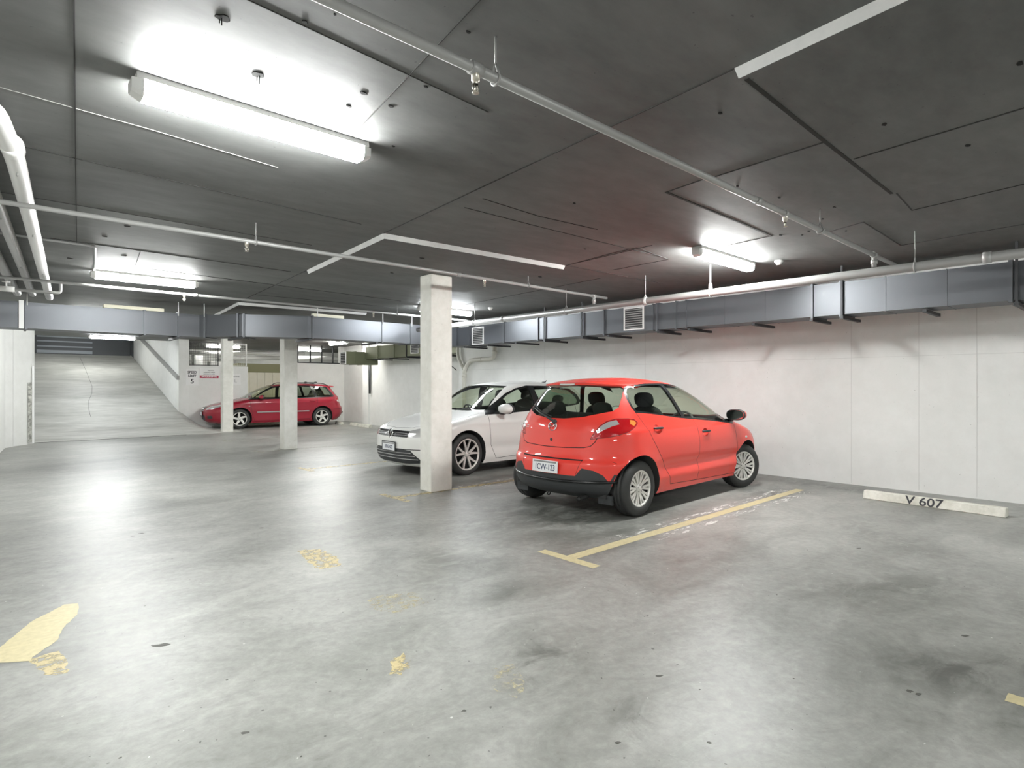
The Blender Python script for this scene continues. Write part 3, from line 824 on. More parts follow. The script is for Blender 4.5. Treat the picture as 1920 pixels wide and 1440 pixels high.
# ================================================================== signs on the far wall
SY = YF - .012
def sign(name, x0, x1, z0, z1, label, m=M['sign_white'], cat='sign'):
    e = empty(name, label, cat, ((x0 + x1) / 2, YF, z0))
    bm = bmesh.new(); box(bm, -(x1 - x0) / 2, (x1 - x0) / 2, -.012, -.001, 0, z1 - z0, bev=.002); mesh_obj('sign_panel', bm, m, e)
    return e
def letters(e, txt, size, x, z, m=M['sign_black'], bold=.004, sq=1.0):
    text_mesh('lettering', txt, size, m, e, text_frame((x, -.0135, z), (1, 0, 0), (0, 0, 1)), squash=sq, bold=bold)
s1 = sign('speed_sign', 4.90, 5.27, 1.39, 1.93, 'white speed limit 5 sign at the end of the ramp wall')
letters(s1, 'SPEED', .105, 0, .43, sq=.95); letters(s1, 'LIMIT', .105, 0, .31, sq=.95); letters(s1, '5', .20, 0, .13, bold=.006)
s2 = sign('warning_sign', 5.30, 5.90, 1.60, 1.98, 'white parking sign with crimson WARNING banner beside the speed sign')
letters(s2, 'PRIVATE', .05, .05, .29, M['sign_grey'], .001); letters(s2, 'PARKING AREA', .05, 0, .225, M['sign_grey'], .001); letters(s2, 'RESIDENTS ONLY', .045, 0, .165, M['sign_grey'], .001)
bm = bmesh.new(); box(bm, -.29, .29, -.016, -.012, .03, .125, bev=.0015); ban = mesh_obj('banner', bm, M['sign_red'], s2)
text_mesh('banner_lettering', 'WARNING', .085, M['sign_white'], ban, text_frame((0, -.0175, .078), (1, 0, 0), (0, 0, 1)), squash=1.15, bold=.002)
s3 = sign('small_notice', 6.27, 6.60, 1.40, 1.78, 'faint pale notice on the white wall right of the far column')
letters(s3, 'NOTICE', .07, 0, .29, M['sign_grey'], .001)
bm = bmesh.new(); tube(bm, [(-.02, -.013, .2), (-.02, -.013, .1), (.04, -.013, .1)], .006, 6); mesh_obj('arrow_mark', bm, M['sign_grey'], s3)

# wire mesh in the openings over the far walls
def wire(x0, x1, z0, z1, label, nx, nz, r=.004, m=None):
    e = empty('wire_screen', label, 'screen', ((x0 + x1) / 2, YF + .1, z0))
    bm = bmesh.new(); w = (x1 - x0) / 2
    for q in ((-w, -w + .03, 0, z1 - z0), (w - .03, w, 0, z1 - z0)): box(bm, q[0], q[1], -.015, .015, q[2], q[3])
    for q in ((0, .03), (z1 - z0 - .03, z1 - z0)): box(bm, -w + .03, w - .03, -.015, .015, q[0], q[1])
    mesh_obj('screen_frame', bm, m or M['mesh_wire'], e)
    bm = bmesh.new()
    for i in range(1, nx): x = -w + 2 * w * i / nx; tube(bm, [(x, 0, .02), (x, 0, z1 - z0 - .02)], r, 4)
    for i in range(1, nz): z = (z1 - z0) * i / nz; tube(bm, [(-w + .02, .004, z), (w - .02, .004, z)], r, 4)
    mesh_obj('wire_grid', bm, m or M['mesh_wire'], e)
wire(5.0, 5.92, 2.05, 2.85, 'dark wire screen in the opening above the sign wall', 18, 14)
wire(6.0, 6.84, 2.05, 2.85, 'wire screen in the opening right of the far column', 14, 12, m=M['grille_frame'])
# store room furniture seen through the openings
bm = bmesh.new()
for i in range(6):
    x = 6.87 + i * .28
    box(bm, x, x + .272, 22.1, 22.13, 0, 1.86)
box(bm, 6.87, 8.55, 22.13, 22.2, 0, 1.86)
tag(mesh_obj('panel_screen', bm, M['cream']), 'cream vertical panel partition behind the maroon wagon between the columns', 'partition')
bm = bmesh.new(); box(bm, 6.9, 8.5, 22.5, 23.4, 0, 2.2)
tag(mesh_obj('storage_cabinet', bm, M['olive']), 'olive cabinet tops showing above the cream partition', 'cabinet')
for i, (a, b, r, z) in enumerate([((5.2, 24.5), (9.0, 21.6), .06, 2.6), ((5.0, 23.2), (8.9, 22.9), .04, 2.72), ((7.0, 25.2), (12.0, 22.0), .09, 2.5)]):
    bm = bmesh.new(); tube(bm, [(*a, z), (*b, z)], r, 12)
    tag(mesh_obj('ceiling_pipe', bm, M['pipe_white'] if i != 1 else M['pipe']), ('pale pipe slanting across the opening above the cream partition', 'grey pipe behind the wire screens of the store room', 'thick white pipe at the back of the opening above the maroon wagon')[i], 'pipe')
for i, (x, y, w, h) in enumerate([(5.2, 24.0, .5, 2.35), (5.9, 24.4, .3, 2.55), (6.35, 24.0, .4, 2.3)]):
    bm = bmesh.new(); box(bm, x, x + w, y, y + .4, 0, h, bev=.01)
    box(bm, x + .05, x + w - .05, y - .012, y, h - .5, h - .06)
    tag(mesh_obj('storage_locker', bm, M['pipe'] if i != 1 else M['sign_white']), ('grey locker top behind the wire screen above the speed sign', 'white locker top behind the wire screen above the warning sign', 'grey locker top behind the screen right of the far column')[i], 'locker')
for i, x in enumerate((8.62, 9.1, 9.55, 10.0)):
    bm = bmesh.new(); box(bm, x, x + .04, YF + .05, YF + .09, 2.22, CEIL)
    tag(mesh_obj('steel_post', bm, M['dark_steel']), 'thin dark post in the bright opening above the maroon wagon', 'post', 'posts in the opening above the wagon')
bm = bmesh.new(); box(bm, 8.5, 10.45, YF + .01, YF + .06, 2.22, 2.26)
tag(mesh_obj('rail', bm, M['dark_steel']), 'dark rail on top of the white wall behind the maroon wagon', 'rail')

# ================================================================== cars
def paint_mat(name, col, flake=0.0):
    m = mat(name, col, 0.38, 0.0, coat=0.75, spec=0.3)
    return m
M['red'] = paint_mat('red_car_paint', (0.80, 0.050, 0.034))
M['white'] = paint_mat('white_car_paint', (0.78, 0.78, 0.75))
M['maroon'] = paint_mat('maroon_car_paint', (0.30, 0.009, 0.026))
M['gap'] = mat('panel_gap', (0.012, 0.010, 0.010), 0.8)
M['black_plastic'] = mat('black_bumper_plastic', (0.035, 0.038, 0.040), 0.5)
M['black_gloss'] = mat('black_trim', (0.015, 0.016, 0.017), 0.22)
M['chrome'] = mat('chrome', (0.75, 0.75, 0.76), 0.12, 1.0)
M['alloy'] = mat('silver_wheel', (0.72, 0.71, 0.67), 0.35, 0.35)
M['rubber'] = mat('tyre_rubber', (0.030, 0.031, 0.030), 0.6, bump=.2, bscale=90)
M['rim_dark'] = mat('wheel_shadow', (0.03, 0.03, 0.03), 0.6, 0.3)
M['lamp_red'] = mat('red_lamp_lens', (0.45, 0.006, 0.010), 0.08, coat=1.0, bump=.5, bscale=55)
M['lamp_clear'] = mat('clear_lamp_lens', (0.70, 0.70, 0.69), 0.12, 0.5, coat=1.0, bump=.8, bscale=45)
M['lamp_amber'] = mat('amber_lamp_lens', (0.75, 0.28, 0.06), 0.12, coat=1.0)
M['seat'] = mat('dark_seat_cloth', (0.028, 0.030, 0.032), 0.85)
M['lining'] = mat('dark_interior', (0.035, 0.036, 0.036), 0.8)
M['plate_white'] = mat('plate_sheet', (0.78, 0.79, 0.80), 0.35)
M['plate_blue'] = mat('plate_ink', (0.05, 0.06, 0.12), 0.5)
M['mirror'] = mat('mirror_glass', (0.7, 0.75, 0.76), 0.03, 1.0)
def glass(name, tint, refl=0.9):
    m = bpy.data.materials.new(name); m.use_nodes = True
    nt = m.node_tree; nt.nodes.clear()
    out = nt.nodes.new('ShaderNodeOutputMaterial'); mx = nt.nodes.new('ShaderNodeMixShader')
    tr = nt.nodes.new('ShaderNodeBsdfTransparent'); gl = nt.nodes.new('ShaderNodeBsdfGlossy')
    lw = nt.nodes.new('ShaderNodeLayerWeight'); fr = nt.nodes.new('ShaderNodeMath'); fr.operation = 'POWER'; fr.inputs[1].default_value = 4.0
    nt.links.new(lw.outputs['Facing'], fr.inputs[0])
    mu = nt.nodes.new('ShaderNodeMath'); mu.operation = 'MULTIPLY_ADD'; mu.inputs[1].default_value = refl; mu.inputs[2].default_value = 0.055
    tr.inputs[0].default_value = (*tint, 1); gl.inputs['Roughness'].default_value = 0.01
    nt.links.new(fr.outputs[0], mu.inputs[0]); nt.links.new(mu.outputs[0], mx.inputs[0])
    nt.links.new(tr.outputs[0], mx.inputs[1]); nt.links.new(gl.outputs[0], mx.inputs[2]); nt.links.new(mx.outputs[0], out.inputs[0])
    return m
M['glass'] = glass('green_tinted_glass', (0.86, 0.90, 0.80))
M['glass_dark'] = glass('privacy_glass', (0.66, 0.72, 0.64))

def pchip(pts):
    xs = [p[0] for p in pts]; ys = [p[1] for p in pts]; n = len(xs)
    h = [xs[i + 1] - xs[i] for i in range(n - 1)]; dl = [(ys[i + 1] - ys[i]) / h[i] for i in range(n - 1)]
    m = [dl[0]] + [0.0] * (n - 2) + [dl[-1]]
    for i in range(1, n - 1):
        if dl[i - 1] * dl[i] > 0:
            w1 = 2 * h[i] + h[i - 1]; w2 = h[i] + 2 * h[i - 1]
            m[i] = (w1 + w2) / (w1 / dl[i - 1] + w2 / dl[i])
    def f(x):
        if x <= xs[0]: return ys[0]
        if x >= xs[-1]: return ys[-1]
        i = max(j for j in range(n - 1) if xs[j] <= x)
        t = (x - xs[i]) / h[i]
        return ((2 * t ** 3 - 3 * t * t + 1) * ys[i] + (t ** 3 - 2 * t * t + t) * h[i] * m[i] + (-2 * t ** 3 + 3 * t * t) * ys[i + 1] + (t ** 3 - t * t) * h[i] * m[i + 1])
    return f

class Shell:
    def __init__(s, S):
        s.S = S
        s.xr, s.xf, s.w = pchip(S['xr']), pchip(S['xf']), pchip(S['w'])
        s.Rr, s.Rf = pchip(S['Rr']), pchip(S['Rf'])
        s.pr, s.pf = S.get('pr', 2.4), S.get('pf', 2.5)
    def radii(s, z):
        L = s.xf(z) - s.xr(z); a, b = s.Rr(z), s.Rf(z)
        k = min(1.0, .96 * L / (a + b))
        return a * k, b * k
    def W(s, x, z):
        S = s.S
        t = 1 - S['kr'] * max(0, (S['xa'] - x)) ** 2 - S['kf'] * max(0, (x - S['xb'])) ** 2
        return s.w(z) * t
    def bump(s, x, z):
        o = 0.0
        S = s.S
        for xw in (S['ax_f'], S['ax_r']):
            r = math.hypot(x - xw, z - S['rt'])
            d = (r - S['Ra']) / .07
            if -1 < d < 3: o += S.get('flare', .014) * math.exp(-d * d)
        for (xc, hx, zc, hz, a) in S.get('creases', ()):
            o += a * math.exp(-((z - zc) / hz) ** 2) / (1 + math.exp(-(hx - abs(x - xc)) * 14))
        return o
    def Y(s, x, z):
        a, b = s.radii(z); xr, xf = s.xr(z), s.xf(z)
        if x < xr + a: t = min(1, max(0, 1 - (x - xr) / a)); e = (1 - t ** s.pr) ** (1 / s.pr)
        elif x > xf - b: t = min(1, max(0, 1 - (xf - x) / b)); e = (1 - t ** s.pf) ** (1 / s.pf)
        else: e = 1.0
        return e * (s.W(x, z) + s.bump(x, z))
    def Xr(s, y, z):
        a, _ = s.radii(z); x = s.xr(z)
        for _i in range(6):
            q = min(.999, abs(y) / s.W(x, z)); x = s.xr(z) + a * (1 - (1 - q ** s.pr) ** (1 / s.pr))
        return x
    def Xf(s, y, z):
        _, b = s.radii(z); x = s.xf(z)
        for _i in range(6):
            q = min(.999, abs(y) / s.W(x, z)); x = s.xf(z) - b * (1 - (1 - q ** s.pf) ** (1 / s.pf))
        return x
    def mesh(s):
        S = s.S; m, k = 15, 40
        z0, z1, zt = S['w'][0][0], S['zroof'], S['w'][-1][0]
        lv = []
        n = int((z1 - z0) / .017)
        for i in range(n + 1): lv.append(z0 + (z1 - z0) * i / n)
        for i in range(1, 17): lv.append(zt - (zt - z1) * (1 - i / 16) ** 2)
        lv[-1] = zt
        bm = bmesh.new(); rows = []
        for z in lv:
            a, b = s.radii(z); xr, xf = s.xr(z), s.xf(z)
            half = []
            for i in range(m + 1):
                th = PI / 2 * i / m
                half.append((xr + a * (1 - math.cos(th) ** (2 / s.pr)), math.sin(th) ** (2 / s.pr)))
            for i in range(1, k): half.append((xr + a + (xf - b - xr - a) * i / k, 1.0))
            for i in range(m, -1, -1):
                th = PI / 2 * i / m
                half.append((xf - b * (1 - math.cos(th) ** (2 / s.pf)), math.sin(th) ** (2 / s.pf)))
            pts = [(x, e * (s.W(x, z) + s.bump(x, z))) for x, e in half]
            loop = [(x, y) for x, y in pts] + [(x, -y) for x, y in pts[-2:0:-1]]
            rows.append([bm.verts.new((x, y, z)) for x, y in loop])
        N = len(rows[0])
        for A, B in zip(rows, rows[1:]):
            for i in range(N): bm.faces.new((A[i], B[i], B[(i + 1) % N], A[(i + 1) % N]))
        c = bm.verts.new(((s.xr(zt) + s.xf(zt)) / 2, 0, zt))
        for i in range(N): bm.faces.new((rows[-1][(i + 1) % N], rows[-1][i], c))
        bm.normal_update()
        return bm

def view_axes(phi, side):
    if phi == 'T': return Vector((0, 0, 1)), Vector((1, 0, 0)), Vector((0, side, 0))
    a = math.radians(phi); n = Vector((math.cos(a), side * math.sin(a), 0)); t = Vector((math.sin(a), -side * math.cos(a), 0))
    return n, t, Vector((0, 0, 1))

def inside(p, poly):
    c = False; n = len(poly); x, y = p
    for i in range(n):
        x1, y1 = poly[i]; x2, y2 = poly[(i + 1) % n]
        if (y1 > y) != (y2 > y) and x < (x2 - x1) * (y - y1) / (y2 - y1) + x1: c = not c
    return c

def cut_region(bm, lay, poly, phi, side, rid, only=None, nmin=0.06, zmin=None):
    n, t, u = view_axes(phi, side)
    us = [p[0] for p in poly]; vs = [p[1] for p in poly]
    bb = (min(us), max(us), min(vs), max(vs))
    cand = set()
    for f in bm.faces:
        if only is not None and f[lay] not in only: continue
        c = f.verts[0].co
        U, V = c.dot(t), c.dot(u)
        if U < bb[0] - .12 or U > bb[1] + .12 or V < bb[2] - .08 or V > bb[3] + .08: continue
        if f.normal.dot(n) < nmin: continue
        if phi == 90 and c.y * side < 0.02: continue
        if phi in (135, 45) and f.calc_center_median().y * side < 0: continue
        cand.add(f)
    m = len(poly)
    for i in range(m):
        a, b = Vector(poly[i]), Vector(poly[(i + 1) % m])
        e = b - a; L = e.length
        if L < 1e-6: continue
        e /= L; nn = Vector((-e.y, e.x))
        sub = []
        for f in cand:
            lo = hi = 0.0; s0, s1 = 1e9, -1e9
            for v in f.verts:
                p = Vector((v.co.dot(t), v.co.dot(u))) - a
                d = p.dot(nn); q = p.dot(e)
                lo = min(lo, d); hi = max(hi, d); s0 = min(s0, q); s1 = max(s1, q)
            if lo < -1e-5 and hi > 1e-5 and s1 > -.002 and s0 < L + .002: sub.append(f)
        if not sub: continue
        geom = set(sub)
        for f in sub: geom.update(f.edges); geom.update(f.verts)
        no = t * nn.x + u * nn.y
        co = t * a.x + u * a.y
        r = bmesh.ops.bisect_plane(bm, geom=list(geom), dist=1e-5, plane_co=co, plane_no=no)
        cand = {f for f in cand if f.is_valid} | {g for g in r['geom'] if isinstance(g, bmesh.types.BMFace)}
    for f in cand:
        c = f.calc_center_median()
        if inside((c.dot(t), c.dot(u)), poly): f[lay] = rid

def circle_poly(x, z, r, n=30):
    return [(x + r * math.cos(2 * PI * i / n), z + r * math.sin(2 * PI * i / n)) for i in range(n)]

def ellipsoid(bm, c, r, p=2.0, seg=20, rings=12, mi=0, M4=None):
    def sp(v, e): return math.copysign(abs(v) ** e, v)
    e = 2 / p; rows = []
    for i in range(rings + 1):
        a = -PI / 2 + PI * i / rings
        rows.append([bm.verts.new((M4 or Matrix()) @ Vector((c[0] + r[0] * sp(math.cos(a), e) * sp(math.cos(2 * PI * k / seg), e), c[1] + r[1] * sp(math.cos(a), e) * sp(math.sin(2 * PI * k / seg), e), c[2] + r[2] * sp(math.sin(a), e)))) for k in range(seg)])
    for A, B in zip(rows, rows[1:]):
        for k in range(seg):
            f = bm.faces.new((A[k], A[(k + 1) % seg], B[(k + 1) % seg], B[k])); f.smooth = True; f.material_index = mi
    bmesh.ops.remove_doubles(bm, verts=rows[0] + rows[-1], dist=1e-5)

def make_wheel(R_, width, rim, spokes, hubr, m_rim):
    """returns (tyre mesh, rim mesh); outward side is +Y"""
    hw = width / 2
    bm = bmesh.new()
    lathe(bm, [(-hw + .012, rim - .008), (-hw, rim + .012), (-hw - .003, (R_ + rim) / 2), (-hw + .012, R_ - .016), (-hw + .028, R_ - .004), (-.03, R_), (-.028, R_ - .006), (-.022, R_ - .006), (-.020, R_), (.020, R_), (.022, R_ - .006), (.028, R_ - .006), (.03, R_),
               (hw - .028, R_ - .004), (hw - .012, R_ - .016), (hw + .003, (R_ + rim) / 2), (hw, rim + .012), (hw - .012, rim - .002), (hw - .03, rim - .008)], 56)
    tyre = bpy.data.meshes.new('tyre'); bmesh.ops.recalc_face_normals(bm, faces=bm.faces[:]); bm.to_mesh(tyre); bm.free(); tyre.materials.append(M['rubber'])
    bm = bmesh.new()
    lathe(bm, [(hw - .010, rim + .002, 0), (hw - .006, rim - .006, 0), (hw - .012, rim - .018, 0), (hw - .03, rim - .022, 1), (-hw + .02, rim - .03, 1), (-hw + .02, .01, 1)], 56)
    for sp in spokes:
        a0, w0, w1, r0, r1, sweep = sp
        yo0, yo1 = hw - .030, hw - .014
        pts = []
        n = 5
        L_, R2 = [], []
        for i in range(n + 1):
            q = i / n; r = r0 + (r1 - r0) * q; wd = (w0 + (w1 - w0) * q) / 2; a = a0 + sweep * q
            y = yo0 + (yo1 - yo0) * q
            c, s = math.cos(a), math.sin(a)
            L_.append((c * r - s * wd, s * r + c * wd, y)); R2.append((c * r + s * wd, s * r - c * wd, y))
        tl = [bm.verts.new((x, y, z)) for x, z, y in L_]; tr = [bm.verts.new((x, y, z)) for x, z, y in R2]
        bl = [bm.verts.new((x, y - .022, z)) for x, z, y in L_]; br = [bm.verts.new((x, y - .022, z)) for x, z, y in R2]
        for i in range(n):
            for q in ((tl[i], tl[i + 1], tr[i + 1], tr[i]), (tl[i], bl[i], bl[i + 1], tl[i + 1]), (tr[i], tr[i + 1], br[i + 1], br[i])): bm.faces.new(q)
    lathe(bm, [(hw - .045, hubr + .004), (hw - .024, hubr), (hw - .016, hubr - .01), (hw - .014, .001)], 24)
    for k in range(5):
        a = 2 * PI * k / 5 + .3
        tube(bm, [(math.cos(a) * hubr * .72, hw - .02, math.sin(a) * hubr * .72), (math.cos(a) * hubr * .72, hw - .012, math.sin(a) * hubr * .72)], .006, 6, 1)
    rm = bpy.data.meshes.new('rim'); bmesh.ops.recalc_face_normals(bm, faces=bm.faces[:]); bm.to_mesh(rm); bm.free(); rm.materials.append(m_rim); rm.materials.append(M['rim_dark'])
    return tyre, rm

def put(name, me, parent, loc=(0, 0, 0), rz=0.0, label=None):
    o = bpy.data.objects.new(name, me); link(o, parent); o.location = loc; o.rotation_euler = (0, 0, rz)
    if label: o['label'] = label
    return o

def build_car(root, S, paintm, wheel_meshes, steer=0.0, rimname='rim'):
    sh = Shell(S)
    bm = sh.mesh()
    lay = bm.faces.layers.int.new('reg')
    regs = {0: ('body', paintm, 0)}
    rid = 1
    # wheel arches first
    for xw in (S['ax_f'], S['ax_r']):
        for side in (1, -1):
            cut_region(bm, lay, circle_poly(xw, S['rt'] + .012, S['Ra']), 90, side, 900)
    bmesh.ops.delete(bm, geom=[f for f in bm.faces if f[lay] == 900], context='FACES')
    for g in S['regions']:
        for side in ((1, -1) if g.get('mir', True) else (1,)):
            regs[rid] = (g['obj'], M[g['mat']] if g['mat'] != 'paint' else paintm, side if g.get('mir', True) and g['obj'] not in ('body',) else 0)
            cut_region(bm, lay, g['poly'], g['view'], side, rid, nmin=g.get('nmin', .06))
            rid += 1
    glass_ids = {k for k, v in regs.items() if v[0] in ('side_window', 'windscreen', 'rear_window', 'quarter_window')}
    skip = {k for k, v in regs.items() if v[0] not in ('body', 'door', 'rear_door', 'bonnet')}
    regs[800] = ('body', M['gap'], 0)
    for (phi, pl, w, mir) in S['gaps']:
        for side in ((1, -1) if mir else (1,)):
            for p, q in zip(pl, pl[1:]):
                a, b = Vector(p), Vector(q); e = (b - a).normalized(); nn = Vector((-e.y, e.x)) * w / 2; a2, b2 = a - e * w * .4, b + e * w * .4
                cut_region(bm, lay, [tuple(a2 + nn), tuple(b2 + nn), tuple(b2 - nn), tuple(a2 - nn)], phi, side, 800, only=set(regs) - skip | {0, 800})
    bm.normal_update()
    bm.verts.index_update()
    nrm = [v.normal.copy() for v in bm.verts]
    groups = {}
    for f in bm.faces:
        o, m_, inst = regs[f[lay]]
        groups.setdefault((o, inst), []).append(f)
    objs = {}
    def sub(faces, name, parent, off=0.0, flip=False, single=None):
        vm = {}; verts = []; fs = []; mats = []; mi = []
        for f in faces:
            m_ = single or regs[f[lay]][1]
            if m_ not in mats: mats.append(m_)
            idx = []
            for v in f.verts:
                if v.index not in vm:
                    vm[v.index] = len(verts); verts.append((v.co + nrm[v.index] * off, nrm[v.index]))
                idx.append(vm[v.index])
            fs.append(idx[::-1] if flip else idx); mi.append(mats.index(m_))
        me = bpy.data.meshes.new(name)
        me.from_pydata([tuple(v[0]) for v in verts], [], fs)
        for m_ in mats: me.materials.append(m_)
        for p, i in zip(me.polygons, mi): p.material_index = i; p.use_smooth = True
        me.update()
        me.normals_split_custom_set_from_vertices([tuple(-v[1] if flip else v[1]) for v in verts])
        return put(name, me, parent)
    body = None
    for (o, inst), fc in groups.items():
        isglass = o in ('side_window', 'windscreen', 'rear_window', 'quarter_window')
        ob = sub(fc, o, root, -.004 if isglass else 0.0)
        objs[(o, inst)] = ob
    solid = [f for f in bm.faces if f[lay] not in glass_ids and f.calc_center_median().z > .42]
    sub(solid, 'interior_lining', root, -.022, True, M['lining'])
    bm.free()
    # under floor, wheel wells
    z0 = S['w'][0][0]
    b = bmesh.new()
    xa, xb = S['ax_f'], S['ax_r']; Ra = S['Ra'] + .01
    hwid = S['w'][0][1] - .06
    for x0, x1, yy in ((sh.xr(z0) + .14, xb - Ra, hwid * .86), (xb - Ra, xb + Ra, .50), (xb + Ra, xa - Ra, hwid), (xa - Ra, xa + Ra, .50), (xa + Ra, sh.xf(z0) - .14, hwid * .82)):
        box(b, x0, x1, -yy, yy, z0 + .005, z0 + .05)
    mesh_obj('underbody', b, M['lining'], root)
    for side in (1, -1):
        for xw in (xa, xb):
            b = bmesh.new(); n = 22; A = []; B = []; C_ = []
            r = S['Ra'] - .001; zc = S['rt'] + .012
            for i in range(n + 1):
                a = -.35 + (PI + .7) * i / n
                x, z = xw + r * math.cos(a), zc + r * math.sin(a)
                if z < z0 + .0: z = z0 + .0
                y = sh.Y(x, max(z, z0)) - .004
                A.append(b.verts.new((x, side * y, z))); B.append(b.verts.new((x, side * .52, z)))
                C_.append(b.verts.new((xw, side * .52, zc)))
            for i in range(n):
                b.faces.new((A[i], A[i + 1], B[i + 1], B[i])).smooth = True
                b.faces.new((B[i], B[i + 1], C_[i + 1], C_[i]))
            mesh_obj('wheel_well', b, M['lining'], root)
    # wheels
    tyre, rim = wheel_meshes
    tr = S['track'] / 2
    for xw, st in ((xa, steer), (xb, 0.0)):
        for side in (1, -1):
            o = put('tyre', tyre, root, (xw, side * tr, S['rt']), (0 if side > 0 else PI) + st)
            put(rimname, rim, o)
    # cabin
    def seat(x, y, zb, w=.24, back=.34):
        b = bmesh.new()
        ellipsoid(b, (x + .22, y, zb), (.27, w, .09), 3.5)
        Mx = Matrix.Translation((x, y, zb)) @ Matrix.Rotation(math.radians(-16), 4, 'Y')
        ellipsoid(b, (-.02, 0, back), (.085, w * .96, back), 3.2, M4=Mx)
        st = mesh_obj('seat', b, M['seat'], root)
        return Mx
    def headrest(Mx, y, top, w=.125):
        b = bmesh.new(); ellipsoid(b, (-.03, y, top), (.05, w, .09), 3, M4=Mx)
        tube(b, [Mx @ Vector((-.02, y - .05, top - .14)), Mx @ Vector((-.02, y - .05, top - .05))], .006, 6)
        tube(b, [Mx @ Vector((-.02, y + .05, top - .14)), Mx @ Vector((-.02, y + .05, top - .05))], .006, 6)
        mesh_obj('headrest', b, M['seat'], root)
    for y in (.36, -.36):
        Mx = seat(S['seat_f'], y, .50); headrest(Mx, 0, .76)
    b = bmesh.new(); ellipsoid(b, (S['seat_r'] + .22, 0, .50), (.26, .62, .10), 4)
    Mx = Matrix.Translation((S['seat_r'], 0, .50)) @ Matrix.Rotation(math.radians(-18), 4, 'Y')
    ellipsoid(b, (-.02, 0, .30), (.08, .62, .31), 4, M4=Mx); mesh_obj('rear_bench', b, M['seat'], root)
    for y in (.34, -.34): headrest(Mx, y, .66)
    b = bmesh.new(); box(b, sh.xr(.6) + .25, sh.xf(.75) - .5, -.70, .70, z0 + .06, z0 + .12)
    box(b, sh.xr(.6) + .2, S['seat_r'] - .12, -.66, .66, .45, .62)
    ellipsoid(b, (S['dash'], 0, .80), (.26, .70, .16), 4); mesh_obj('cabin_floor', b, M['lining'], root)
    b = bmesh.new()
    Mx = Matrix.Translation((S['dash'] - .34, S['wheel_y'], .88)) @ Matrix.Rotation(math.radians(-66), 4, 'Y')
    tube(b, [Mx @ Vector((math.cos(2 * PI * k / 24) * .18, math.sin(2 * PI * k / 24) * .18, 0)) for k in range(24)], .015, 8, closed=True)
    ellipsoid(b, (0, 0, 0), (.06, .07, .025), 2.5, M4=Mx)
    for a in (0, 2.2, 4.1): tube(b, [Mx @ Vector((0, 0, 0)), Mx @ Vector((math.cos(a) * .17, math.sin(a) * .17, 0))], .012, 6)
    tube(b, [Mx @ Vector((0, 0, 0)), (S['dash'], S['wheel_y'], .80)], .03, 8)
    mesh_obj('steering_wheel', b, M['black_plastic'], root)
    return sh, objs

def side_item(sh, x, z, side, out=0.0): return Vector((x, side * (sh.Y(x, z) + out), z))
def door_handle(parent, sh, x, z, side, m, L=.17, cup=None, label=None):
    b = bmesh.new()
    ellipsoid(b, (x, side * (sh.Y(x, z) + .018), z), (L / 2, .012, .014), 3.0, 16, 8)
    for s in (-1, 1): ellipsoid(b, (x + s * L * .42, side * (sh.Y(x, z) + .006), z), (.014, .016, .012), 2.5, 10, 6)
    h = mesh_obj('door_handle', b, m, parent)
    if label: h['label'] = label
    if cup:
        b = bmesh.new(); n = 20; c = b.verts.new((x - .01, side * (sh.Y(x, z) + .0015), z - .012))
        ring = [b.verts.new((x - .01 + math.cos(2 * PI * k / n) * .062, side * (sh.Y(x - .01 + math.cos(2 * PI * k / n) * .062, z - .012 + math.sin(2 * PI * k / n) * .045) + .0015), z - .012 + math.sin(2 * PI * k / n) * .045)) for k in range(n)]
        for k in range(n): b.faces.new((c, ring[k], ring[(k + 1) % n])).smooth = True
        mesh_obj('handle_cup', b, cup, parent)
def door_mirror(parent, x, y, z, side, m, scale=1.0):
    b = bmesh.new()
    T = Matrix.Translation((x, side * y, z))
    ellipsoid(b, (0, side * .06, .03), (.10 * scale, .125 * scale, .066 * scale), 2.4, 20, 12, M4=T)
    bmesh.ops.bisect_plane(b, geom=b.verts[:] + b.edges[:] + b.faces[:], plane_co=T @ Vector((-.045, 0, 0)), plane_no=(-1, 0, 0), clear_outer=True)
    h = mesh_obj('door_mirror', b, m, parent)
    b = bmesh.new()
    pts = []
    n = 24
    for k in range(n):
        a = 2 * PI * k / n; e = 2 / 2.6
        pts.append(b.verts.new(T @ Vector((-.046, side * .06 + .113 * scale * math.copysign(abs(math.cos(a)) ** e, math.cos(a)), .03 + .060 * scale * math.copysign(abs(math.sin(a)) ** e, math.sin(a))))))
    b.faces.new(pts); mesh_obj('mirror_glass', b, M['mirror'], h)
    b = bmesh.new(); ellipsoid(b, (-.01, -side * .05, -.045), (.055, .07, .022), 2.5, 14, 8, M4=T)
    ellipsoid(b, (-.02, side * .06, .03), (.040 * scale, .128 * scale, .072 * scale), 2.6, 20, 12, M4=T)
    bmesh.ops.bisect_plane(b, geom=b.verts[:] + b.edges[:] + b.faces[:], plane_co=T @ Vector((-.044, 0, 0)), plane_no=(-1, 0, 0), clear_outer=True)
    mesh_obj('mirror_foot', b, M['black_plastic'], h)
def sink_cup(o, cx, cz, R1, R2, side, depth=.022):
    me = o.data
    for v in me.vertices:
        q = ((v.co.x - cx) / R1) ** 2 + ((v.co.z - cz) / R2) ** 2
        v.co.y -= side * depth * max(0.0, 1 - q) ** .8
    me.normals_split_custom_set([(0, 0, 0)] * len(me.loops))
    me.update()
